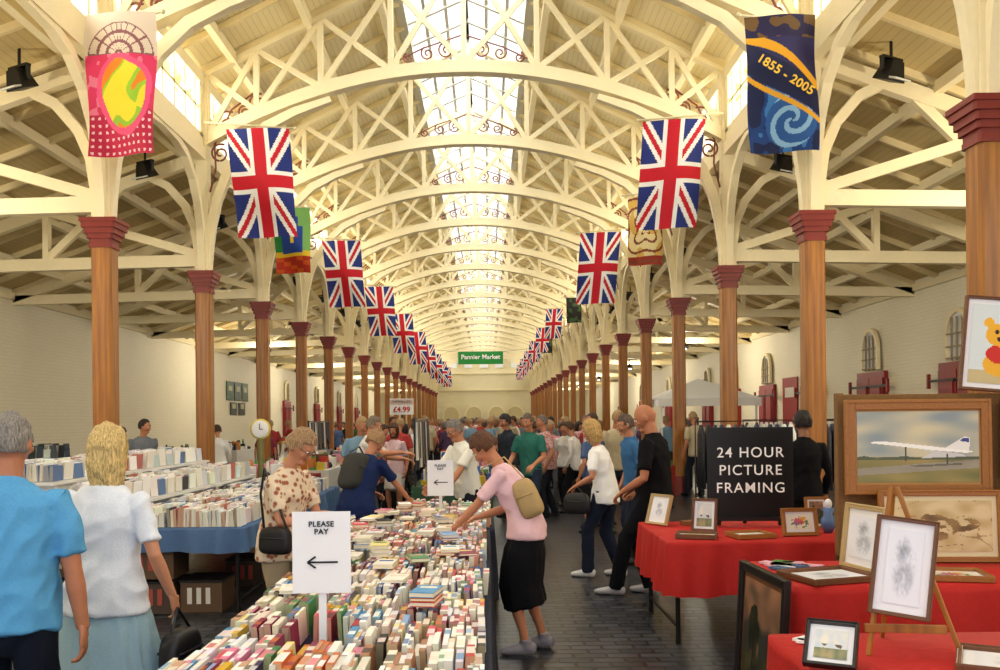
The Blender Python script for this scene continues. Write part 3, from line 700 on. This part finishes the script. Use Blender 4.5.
def fabric(hexc,kind=None):
    k='fabric_'+hexc+(kind or '')
    if k in _m: return _m[k]
    if kind=='floral':
        m=bpy.data.materials.new(k); m.use_nodes=True; nt=m.node_tree; bb=nt.nodes['Principled BSDF']; vo=nt.nodes.new('ShaderNodeTexVoronoi'); vo.inputs['Scale'].default_value=26
        tc=nt.nodes.new('ShaderNodeTexCoord'); nt.links.new(tc.outputs['Object'],vo.inputs['Vector']); r=nt.nodes.new('ShaderNodeValToRGB')
        e=r.color_ramp.elements; e[0].position=.0; e[0].color=(*C('#7c3228'),1); e[1].position=.46; e[1].color=(*C(hexc),1); x=e.new(.33); x.color=(*C('#a86a4e'),1)
        nt.links.new(vo.outputs['Distance'],r.inputs[0]); nt.links.new(r.outputs[0],bb.inputs['Base Color']); bb.inputs['Roughness'].default_value=.8; _m[k]=m; return m
    if kind=='stripe':
        m=boardmat(k,hexc,'Z',9); _m[k]=m; return m
    return M(k,hexc,.9,bump=.10,scale=120,var=.14,spec=.15)
SK='#b87c5c'
def person(name,x,y,yaw,h=1.72,fem=False,lean=0,hp=8,hy=0,lh=None,rh=None,lf=None,rf=None,shirt='#ffffff',skind=None,sleeve='short',bottom='trousers',bcol='#22242c',skin=SK,hair='#5a4030',hs='short',q=.011,shoe='#222222',belly=0,wide=1,hem=None,glasses=False,hemtop=-.1,curl=.6,wr_=.011):
    g=empty(name,(x,y,0),(0,0,math.radians(yaw))); k=h/1.75; fi=1 if q<.015 else 0
    lean=math.radians(lean)
    lf=lf or (-.11,0.02); rf=rf or (.11,-.02)
    hz=.935*k; l1=.435*k;l2=.425*k
    for _ in range(60):
        m=max((V((s*.09*k,0,hz))-V((f[0],f[1],.085*k))).length for s,f in((-1,lf),(1,rf)))
        if m<=(l1+l2)*.995: break
        hz-=.005
    def spn(d):
        if d<=0: return V((0,0,hz+d*k))
        p=V((0,0,hz)); n=12
        for i in range(n):
            dd=(i+.5)/n*d; a=lean*min(1,dd/.3+.25); p=p+V((0,math.sin(a),math.cos(a)))*(d*k/n)
        return p
    sw=(.155 if fem else .18)*wide; ft=.88 if fem else 1
    shm=fabric(shirt,skind); bm_=fabric(bcol); skm=M('skin_'+skin,skin,.5,bump=.04,scale=30,var=.10)
    T=MB()
    if fem: R=[(hemtop,.19,.152),(0,.186,.148),(.09,.165,.13),(.17,.147,.117),(.27,.155,.122),(.36,.165,.125),(.44,.155,.1),(.49,.115,.078),(.525,.07,.062)]
    else: R=[(hemtop,.182,.142),(0,.178,.138),(.09,.168,.13),(.17,.165,.124),(.27,.175,.125),(.36,.187,.128),(.44,.18,.11),(.495,.125,.085),(.53,.075,.07)]
    P=[];RR=[]
    for d,a,bb in R:
        be=belly*math.exp(-((d-.12)/.12)**2); P.append(spn(d)+V((0,be*.5*k,0))); RR.append((a*wide*k,(bb+be*.6)*k*(.5+.5*wide)))
    T.tube(P,RR,22,cap=.1)
    if not fem and fi:
        c=spn(.525); c2=spn(.555); T.tube([c,c2],[(.076*k,.074*k),(.068*k,.068*k)],18,cap=.05)
    if fem:
        for s in(-1,1):
            c=spn(.335); T.ell(c+V((s*.07*k*wide,.075*k,0)),(.065*k*wide,.06*k,.06*k),seg=14,rings=10)
    A=[];S=MB()
    for s,t in((-1,lh),(1,rh)):
        sh=spn(.455)+V((s*sw*k,0,0))
        t=V(t) if t else V((s*.245*k*(.5+.5*wide),.07*k+sh.y*.6,hz-.05*k))
        pole=V((s*.5,-1,-.25)); el,wr=ik(sh,t,.29*k,.25*k,pole); A.append((s,sh,el,wr))
        inn=spn(.45)+V((s*.06*k,0,0))
        ua=el-sh
        if sleeve=='short':
            T.tube([inn,sh,sh+ua*.3,sh+ua*.76],[.06*k*ft,.066*k*ft,.061*k*ft,.063*k*ft],14,cap=.12)
        elif sleeve=='long':
            fa=wr-el; T.tube([inn,sh,sh+ua*.5,el,el+fa*.5,el+fa*.94],[.06*k*ft,.064*k*ft,.053*k*ft,.048*k*ft,.045*k*ft,.036*k*ft],14,cap=.1)
        fa=wr-el
        if sleeve=='long': S.tube([el+fa*.6,el+fa*.8,wr],[.026*k*ft,.027*k*ft,(.029*k*ft,.022*k*ft)],12)
        else: S.tube([sh+ua*.55,sh+ua*.7,sh+ua*.88,el,el+fa*.3,el+fa*.75,wr],[.038*k*ft,.041*k*ft,.039*k*ft,.037*k*ft,.04*k*ft,.03*k*ft,(.029*k*ft,.022*k*ft)],12)
    vox(T,'shirt',q,2,shm,g,wr_*(1 if fi else .7),10)
    nb=spn(.5); na=lean*.75+.12; nt_=nb+V((0,math.sin(na),math.cos(na)))*.1*k
    hpr=math.radians(hp); hc=nt_+V((0,math.sin(hpr)*.1+.012,math.cos(hpr)*.1))*k
    Hm=Matrix.Translation(hc)@Matrix.Rotation(math.radians(hy),4,'Z')@Matrix.Rotation(-hpr,4,'X')@Matrix.Scale(k*(.96 if fem else 1),4)
    S.tube([nb,nb+(nt_-nb)*.5,nt_+(hc-nt_)*.5],[(.05*k*ft,.05*k*ft),(.053*k*ft,.056*k*ft),(.052*k*ft,.058*k*ft)],14)
    def hd(d):
        t=max(0,-d.z); xx=.075*d.x*(1-.34*t*t-.1*t); yy=(.093 if d.y>0 else .1)*d.y; zz=.118*d.z
        if d.y<0: yy*=1-.45*t
        else: yy*=1-.08*t
        if d.y>0 and -.2<d.z<.25: yy*=.965
        return (xx,yy,zz)
    S.ell((0,0,0),None,seg=28,rings=20,Mx=Hm,fn=hd)
    def hT(p): return Hm@V(p)
    S.tube([hT((0,.086,.018)),hT((0,.098,-.005)),hT((0,.108,-.028)),hT((0,.096,-.034))],[.007*k,.009*k,.013*k,.012*k],8)
    S.ell((0,.068,-.092),(.026,.024,.02),seg=10,rings=8,Mx=Hm)
    for s in(-1,1):
        S.ell((s*.03,.083,.026),(.02,.009,.007),seg=8,rings=6,Mx=Hm); S.ell((s*.04,.066,-.025),(.02,.02,.02),seg=10,rings=8,Mx=Hm)
        S.ell((s*.078,-.005,-.008),(.009,.018,.03),seg=8,rings=8,Mx=Hm)
    B=MB(); SH=MB()
    hips=[]
    for s,f in((-1,lf),(1,rf)):
        hj=V((s*.088*k,0,hz-.01)); an=V((f[0],f[1],.085*k)); kn,an=ik(hj,an,l1,l2,V((s*.08,1,0))); hips.append((s,hj,kn,an))
        sh_=an-kn
        if bottom=='trousers':
            B.tube([hj+V((0,0,.04*k)),hj+(kn-hj)*.3,hj+(kn-hj)*.7,kn,kn+sh_*.35,kn+sh_*.75,kn+sh_*1.06],[(.09*k*(.6+.4*wide),.1*k),(.09*k,.095*k),(.076*k,.079*k),(.067*k,.071*k),(.067*k,.07*k),(.062*k,.066*k),(.064*k,.07*k)],16,cap=.1)
        else:
            S.tube([kn+(hj-kn)*.15,kn,kn+sh_*.3,kn+sh_*.75,an-V((0,0,.03))],[.05*k,.048*k,.052*k,.034*k,.032*k],12)
        toe=V((s*.12,1,0)).normalized(); a0=V((an.x,an.y,0))
        SH.tube([a0-toe*.06*k+V((0,0,.045)),a0+V((0,0,.05)),a0+toe*.08*k+V((0,0,.038)),a0+toe*.14*k+V((0,0,.03)),a0+toe*.185*k+V((0,0,.026))],[(.035*k,.045),(.038*k,.052),(.045*k,.038),(.046*k,.03),(.034*k,.024)],14,cap=.6)
        SH.tube([V((an.x,an.y,.05)),V((an.x,an.y,.12*k))],[.046*k,.043*k],12,cap=.1)
    if bottom=='trousers':
        B.tube([spn(.1)+V((0,belly*.2*k,0)),spn(.0),spn(-.05),spn(-.11)],[(.135*k*wide*(.92 if fem else 1),.1*k+belly*.2),(.158*k*wide,.118*k),(.16*k*wide,.116*k),(.1*k,.1*k)],20)
    else:
        hm=hem if hem else .45; km=(hips[0][2]+hips[1][2])*.5; am=(hips[0][3]+hips[1][3])*.5
        def cl_(z):
            if z>hz: return spn((z-hz)/k)
            if z>km.z: t=(hz-z)/(hz-km.z); return V((km.x*t,km.y*t*.8,z))
            t=(km.z-z)/max(.01,km.z-am.z); p=km*(1-t)+am*t; return V((p.x,km.y*.8*(1-t)+am.y*t,z))
        pts=[];rr=[]; fs_=bottom=='fullskirt'
        for z,a,bb in((hz+.1*k,.13,.1),(hz,.16,.123),(hz-.08*k,.17,.13),(hz-.16*k,.19,.15),(hz-.3*k,.2 if fs_ else .186,.18 if fs_ else .158),(hz-.42*k,.215 if fs_ else .18,.2 if fs_ else .16),(hm,.24 if fs_ else .172,.22 if fs_ else .155)):
            if z<hm: z=hm+.02
            pts.append(cl_(z)); rr.append((a*k*wide,bb*k*wide))
        B.tube(pts,rr,26,cap=.05)
    vox(B,'lower_garment',q,2,bm_,g,.007 if bottom=='trousers' else .012,10 if bottom=='trousers' else 16,(1,1,.5) if bottom=='trousers' else (1,1,.1))
    vox(S,'skin',min(q,.008) if fi else q*.8,1,skm,g)
    SH.v=[(a,b_,max(0.002,c_)) for a,b_,c_ in SH.v]
    so=vox(SH,'shoes',min(q,.009) if fi else .014,1,M('shoe_'+shoe,shoe,.5),g)
    for v in so.data.vertices: v.co.z=max(.003,v.co.z)
    H=MB()
    for s,sh,el,wr in A:
        d=(wr-el).normalized(); n=V((-s,0,0)) if d.z<-.6 else V((-s*.3,0,-1)); n=(n-d*n.dot(d)).normalized(); sd=d.cross(n).normalized()
        if sd.y<0 and d.z<-.6: sd=-sd
        if d.z>=-.6 and sd.x*s>0: sd=-sd
        hk=k*ft; sg_=8 if fi else 5
        d2=(d+n*.12).normalized()
        H.tube([wr-d*.02*hk,wr+d*.02*hk,wr+d2*.06*hk,wr+d2*.092*hk],[(.024*hk,.02*hk),(.034*hk,.016*hk),(.041*hk,.014*hk),(.038*hk,.011*hk)],12 if fi else 6,ref=sd)
        kb=wr+d2*.09*hk
        for i,(o_,L) in enumerate(((.03,.07),(.0105,.08),(-.0095,.074),(-.029,.058))):
            p=kb+sd*o_*hk; dr=(d2+sd*o_*2).normalized(); pts=[p-dr*.012*hk,p]; cc=0
            for j,fl in enumerate((.45,.32,.23)):
                cc+=curl*(.45+.25*j+.06*i); dd=(dr*math.cos(cc)+n*math.sin(cc)); p=p+dd*L*fl*hk; pts.append(p)
            H.tube(pts,[.0095*hk,.0092*hk,.0085*hk,.0078*hk,.006*hk],sg_,ref=sd,cap=.9)
        p=wr+d2*.025*hk+sd*.024*hk; t1=(sd*.8+d*.7+n*.2).normalized(); t2=(sd*.35+d*.9+n*.45).normalized()
        H.tube([p,p+t1*.03*hk,p+t1*.03*hk+t2*.028*hk,p+t1*.03*hk+t2*.05*hk],[.013*hk,.0115*hk,.0095*hk,.007*hk],sg_,ref=n,cap=.9)
    H.obj('hands',[skm],True,g)
    F=MB(); hcol=C(hair if hs!='bald' else '#6a5040')
    for s in(-1,1):
        F.ell((s*.03,.0805,.006),(.0135,.008,.0075),0,C('#eeeae4'),8,6,Hm); F.ell((s*.03,.0865,.006),(.0055,.004,.0058),0,C('#2a1d16'),8,6,Hm)
        F.tube([hT((s*.016,.092,.022)),hT((s*.03,.093,.028)),hT((s*.046,.085,.022))],[.003*k,.0038*k,.002*k],5,0,hcol)
    F.ell((0,.0865,-.056),(.023,.008,.0055),0,C('#a85a50'),10,6,Hm); F.ell((0,.086,-.064),(.019,.008,.006),0,C('#b06258'),10,6,Hm)
    if glasses:
        for s in(-1,1):
            F.tube([hT((s*.032+.022*math.cos(a),.101,.004+.017*math.sin(a))) for a in [i*.5236 for i in range(13)]],[.0018]*13,5,0,C('#3a2a20'))
            F.tube([hT((s*.054,.1,.008)),hT((s*.078,.05,.008)),hT((s*.08,-.01,.004))],[.0018]*3,5,0,C('#3a2a20'))
    F.obj('face',[vcol('face_details',.4)],True,g)
    if hs!='bald':
        Hh=MB(); L={'short':.0,'crop':0,'bob':.075,'long':.13}[hs]; thick={'short':1.03,'crop':.93,'bob':1.07,'long':1.1}[hs]; sd=random.uniform(0,40)
        def hf(d):
            n=noise.noise(V((d.x*3+sd,d.y*3,d.z*2)))*.10+noise.noise(V((d.x*12+sd,d.y*12,d.z*2)))*.05+noise.noise(V((d.x*26+sd,d.y*26,d.z*3)))*.025
            r=thick*(1+n); p=V((.088*d.x*r,.11*d.y*r-.008,.127*d.z*r+.01))
            face=d.y>.28 and d.z<.52-.25*(1-d.y)
            face=face and abs(d.x)<.86
            if face or (L==0 and (d.z<-.45 or (d.z<-.1 and d.y>.1))): return (d.x*.055,d.y*.07,d.z*.08)
            if L and d.z<0 and d.y<.45:
                t=-d.z; p.z=.01-.127*t*.6-L*t*1.1+.03*noise.noise(V((d.x*9+sd,d.y*9,0)))*t; w=(1+.06*math.sin(t*3)); ph=math.hypot(d.x,d.y)+1e-6; m=max(0,.98-.3*t*t)*(1.06 if L>.1 else 1)
                if t>.97: m*=.3
                p.x=.09*d.x/ph*m*w*(1+n*1.5); p.y=.105*d.y/ph*m*w*(1+n*1.5)-.012
            return tuple(p)
        Hh.ell((0,0,0),None,seg=96 if fi else 20,rings=56 if fi else 14,Mx=Hm,fn=hf)
        hm_=M('hair_'+hair,hair,.5,bump=.7,scale=40,var=.45,st=(5,5,.7))
        Hh.obj('hair',[hm_],True,g)
    return g,A,Hm,spn
def rbag(name,c,d,mat,parent,R=None):
    q=MB()
    w,dp,h=d
    q.ell((0,0,0),None,seg=24,rings=16,fn=lambda n:(w/2*math.copysign(abs(n.x)**.5,n.x),dp/2*math.copysign(abs(n.y)**.5,n.y)*(1-.12*n.z),h/2*math.copysign(abs(n.z)**.55,n.z)))
    q.box((0,0,h*.1),(w*1.02,dp*.8,.012)); o=q.obj(name,[mat],True,parent,loc=c)
    if R: o.rotation_euler=R
def strap(parent,pts,mat,r=.012,name='strap'):
    q=MB(); q.tube(pts,[(r,r*.4)]*len(pts),8); q.obj(name,[mat],True,parent)
blk=M('black_leather','#17161a',.45,bump=.1,scale=60); tan=M('tan_canvas_bag','#b29664',.7,bump=.2,scale=60,var=.1)
person('man_in_blue_shirt',-1.9,3.55,8,1.69,False,2,4,-8,shirt='#5a9fd0',bcol='#141a26',hair='#8c8680',hs='crop',belly=.05,wide=1.12,skin='#b87858',rh=(.27,.05,.80),lh=(-.3,.05,.82),hemtop=-.07,wr_=.015)
g,A,Hm,sp=person('blonde_woman_in_white_top',-1.80,4.2,-10,1.63,True,2,4,10,shirt='#dfe5f0',bottom='fullskirt',bcol='#9cbccc',hem=.2,hair='#dcbc7c',hs='long',wide=1.2,skin='#c48868',rh=(.30,.08,.84),lh=(-.2,.2,.92),shoe='#c8b8a0',wr_=.015)
rbag('shoulder_bag',(.33,.1,.56),(.12,.26,.24),blk,g); strap(g,[(.33,.0,.64),(.31,.1,.78),(.34,.2,.64)],blk,.01)
g,A,Hm,sp=person('woman_in_floral_blouse',-1.34,5.8,-112,1.63,True,10,38,5,shirt='#decbb0',skind='floral',bcol='#a8977c',hair='#a58460',hs='short',wide=1.14,skin='#c08464',glasses=True,lh=(-.1,.36,1.05),rh=(.1,.34,1.03),shoe='#8a7a68',curl=1.0)
q=MB(); q.box((0,.46,1.03),(.13,.11,.02),0,C('#e8e0d0'),Matrix.Rotation(.4,3,'X')); q.box((0,.46,1.043),(.13,.11,.003),0,C('#3a5a90'),Matrix.Rotation(.4,3,'X')); q.obj('held_book',[BK],parent=g)
rbag('handbag',(.23,.12,.92),(.09,.22,.17),blk,g); strap(g,[(.22,.03,.98),(.2,-.01,1.2),(.17,0,1.36),(.2,.1,1.2),(.22,.2,.98)],blk)
g,A,Hm,sp=person('woman_in_navy_top',-1.23,8.35,-38,1.62,True,24,35,0,shirt='#1b2850',sleeve='short',bcol='#343c56',hair='#a07c56',hs='short',wide=1.25,rh=(.22,.5,.88),lh=(-.2,.42,.95))
rbag('backpack',(-.02,-.0,1.18),(.27,.18,.36),M('backpack_fabric','#2c2c2a',.8,bump=.2),g,(-.38,0,0)); strap(g,[(-.1,.02,1.36),(-.12,.16,1.41),(-.13,.26,1.28)],blk)
g,A,Hm,sp=person('woman_in_pink_shirt',.27,6.4,80,1.64,True,28,44,0,shirt='#e8c0c8',sleeve='short',bottom='skirt',bcol='#121216',hem=.33,hair='#5a3620',hs='short',wide=1.06,skin='#bd7e5c',lh=(-.12,.52,.87),rh=(.14,.4,.93),lf=(-.1,.0),rf=(.12,-.1),shoe='#8a868e',curl=.9,hemtop=-.06)
rbag('backpack_handbag',(-.1,-.02,1.1),(.2,.16,.28),tan,g,(-.4,0,0)); strap(g,[(-.13,.0,1.24),(-.13,.14,1.39),(-.13,.3,1.31),(-.13,.24,1.13)],tan,.014)
person('man_in_white_shirt',-.22,9.95,125,1.68,False,14,25,0,shirt='#e2e1d8',bcol='#20222a',hair='#7a7470',hs='crop',lh=(-.2,.45,.88),rh=(.15,.45,.9),belly=.05,glasses=True)
g,A,Hm,sp=person('woman_in_white_top',1.22,9.4,62,1.66,True,12,20,0,shirt='#eeeef0',bcol='#1e2436',hair='#c09c60',hs='bob',lh=(-.24,.25,.95),rh=(.16,.34,.95),lf=(-.1,.16),rf=(.1,-.12),shoe='#d8d8d8')
rbag('handbag',(-.25,.22,.78),(.12,.28,.22),blk,g); strap(g,[(-.25,.12,.86),(-.24,.24,.97),(-.25,.34,.86)],blk)
person('man_in_blue_polo',1.68,10.3,100,1.7,False,8,15,0,shirt='#3c6898',bcol='#2a3040',hair='#5a4a40',hs='crop')
person('bald_man_in_black',1.55,8.34,62,1.86,False,3,24,12,shirt='#101014',bcol='#121318',hs='bald',skin='#b07252',lh=(-.24,.24,.98),rh=(.2,.28,.98),lf=(-.1,.36),rf=(.12,.10),wide=1.08,belly=.04,shoe='#b0b0b4',curl=1.0)
person('stallholder_in_black',3.2,9.1,5,1.7,False,2,5,0,shirt='#101014',sleeve='long',bcol='#101014',hair='#15100e',hs='short',skin='#986a50')
person('woman_in_pink_top',1.22,17.5,172,1.62,True,3,10,0,shirt='#d8909a',bcol='#5a5a62',hair='#b8a080',hs='short',q=.014)
person('man_in_teal_top',.62,13.2,150,1.74,False,4,15,0,shirt='#2f6a60',bcol='#2a3448',hair='#6a5a50',hs='crop',q=.014,lh=(-.2,.3,1.0),rh=(.2,.3,1.0))
person('man_in_grey_coat',.35,15.2,130,1.74,False,4,15,0,shirt='#2f3540',sleeve='long',bcol='#3a3830',hair='#2c2c30',hs='short',q=.014)
person('man_reaching_across_stall',-1.6,11.6,-95,1.72,False,10,15,0,shirt='#d4d2cc',skind='stripe',bcol='#4a4a50',hair='#7a6a5a',hs='crop',q=.014,lh=(-.2,.5,1.15),rh=(.2,.55,1.25))
person('woman_in_striped_skirt',-1.55,15.0,160,1.6,True,2,10,0,shirt='#e0c0c8',bottom='skirt',bcol='#d8d4d0',hem=.5,hair='#4a3022',hs='bob',q=.014)
rnd=random.Random(5)
tops=['#d8d6d2','#a8403e','#34507e','#7898b0','#22242c','#c8a0a6','#4e6a4c','#b8aa8c','#54405c','#e8e8e8','#8a3a4c','#70757c']
kinds=[None,None,'stripe',None,None,'floral',None,None,None,'stripe',None,None]
var=[]
for i in range(12):
    fem=i%2==0
    g,_,_,_=person('shopper',0,0,0,rnd.uniform(1.58,1.66) if fem else rnd.uniform(1.7,1.82),fem,rnd.uniform(0,14),rnd.uniform(5,25),rnd.uniform(-30,30),shirt=tops[i],skind=kinds[i],sleeve=rnd.choice(['short','short','long']),bcol=rnd.choice(['#22252e','#2a3448','#4a443c','#a89f90','#1a1a1e']),bottom='skirt' if i in(2,8) else 'trousers',hem=.5,hair=rnd.choice(['#4a3424','#a88a60','#6a6460','#2a201c','#7a5a3c']),hs=rnd.choice(['bob','short']) if fem else 'crop',q=.02,lf=(-.11,rnd.uniform(0,.2)),rf=(.11,rnd.uniform(-.2,0)),wide=rnd.uniform(1,1.2))
    var.append(g)
spots=[(-2.3+.38*i if i%2 else 1.6-.3*i,24.6+2.1*i) for i in range(12)]+[(1.22,17.5),(.62,13.2),(.35,15.2),(-1.6,11.6),(-1.55,15.0),(-2.25,23.5)]
def crowd(x,y,yaw,i):
    src=var[i%12]
    g=empty('shopper',(x,y,0),(0,0,yaw))
    for c in src.children: ob(c.name.split('.')[0],c.data,g)
n=0
for (ya,yb,cnt,xa,xb) in ((12.8,20,18,-2.4,2.0),(20,32,42,-2.5,2.0),(32,50,60,-2.5,2.0),(50,80,60,-2.5,2.0)):
    for _ in range(cnt):
        for tr in range(40):
            x=rnd.uniform(xa,xb); y=rnd.uniform(ya,yb)
            if y<21 and abs(x+.5)<.95: continue
            if y<20 and .1<x<1.0: continue
            if all((x-a)**2+(y-c)**2>.4 for a,c in spots): break
        else: continue
        spots.append((x,y)); crowd(x,y,rnd.uniform(0,6.28),n); n+=1
for (x,y) in((-5.4,18),(-5.8,24),(-5.2,31),(5.6,16.5),(4.6,21),(5.2,30),(-6,40),(4.4,19),(4.5,26),(4.3,28),(-5.2,21),(-5.6,14.5),(-5.1,12.2),(-5.9,27),(5.0,33),(4.6,23),(-5.5,35)): crowd(x,y,rnd.uniform(0,6.28),n); n+=1
for i,g in enumerate(var): g.location=(-2.3+.38*i if i%2 else 1.6-.3*i,24.6+2.1*i,0); g.rotation_euler=(0,0,rnd.uniform(0,6.28))
# ------------------------------------------------------------------ lights
def area(name,loc,rot,sx,sy,rad,col=(1,1,1)):
    l=bpy.data.lights.new(name,'AREA'); l.shape='RECTANGLE'; l.size=sx; l.size_y=sy; l.energy=rad*math.pi*sx*sy; l.color=col
    o=ob(name,l,None,loc,rot); return o
ym=(Y0+YE)/2; yl=YE-Y0
area('skylight_daylight',(XC,ym,10.05),(0,0,0),3.2,yl,3.9,(.98,.99,1))
area('clerestory_daylight_left',(XC-W-.35,ym,6.98),(0,-math.pi/2,0),.95,yl,8.5,(1,.96,.84))
area('clerestory_daylight_right',(XC+W+.35,ym,6.98),(0,math.pi/2,0),.95,yl,7.0,(1,.96,.84))
pl=MB(); pl.tube([(0,0,.12),(0,0,1.2)],[.008,.008],6); pl.tube([(0,0,.16),(0,0,.3)],[.16,.05],14); plm=pl.mesh('added_pendant',[black])  # invented cord and shade, added to dress the aisle fill lights
for k,y in enumerate((2,9,31,43,55,67,79)):
    for sx,x in((-1,-7.6),(1,6.8)):
        l=bpy.data.lights.new('aisle_fill_light','POINT'); l.energy=330 if k==1 else 190; l.shadow_soft_size=.1; l.color=(1,.9,.72); ob('aisle_fill_light',l,None,(x,y,3.9)); ob('added_pendant_shade',plm,loc=(x,y,3.95))  # point lights added as fill to brighten the aisles, with made-up shades
w=bpy.data.worlds.new('World'); scene.world=w; w.use_nodes=True; bg=w.node_tree.nodes['Background']; bg.inputs[0].default_value=(.98,.98,1,1); bg.inputs[1].default_value=1.55
# ------------------------------------------------------------------ camera
cd=bpy.data.cameras.new('camera'); cd.sensor_width=36; cd.lens=32.4; cd.shift_x=.012; cd.shift_y=.085; cd.clip_end=300; cd.clip_start=.05
cam=ob('camera',cd,None,(0,0,1.65)); cam.rotation_euler=(Matrix.Rotation(math.pi/2,4,'X')@Matrix.Rotation(math.radians(-.55),4,'Z')).to_euler()
scene.camera=cam
scene.view_settings.view_transform='Standard'; scene.view_settings.look='None'; scene.view_settings.exposure=0
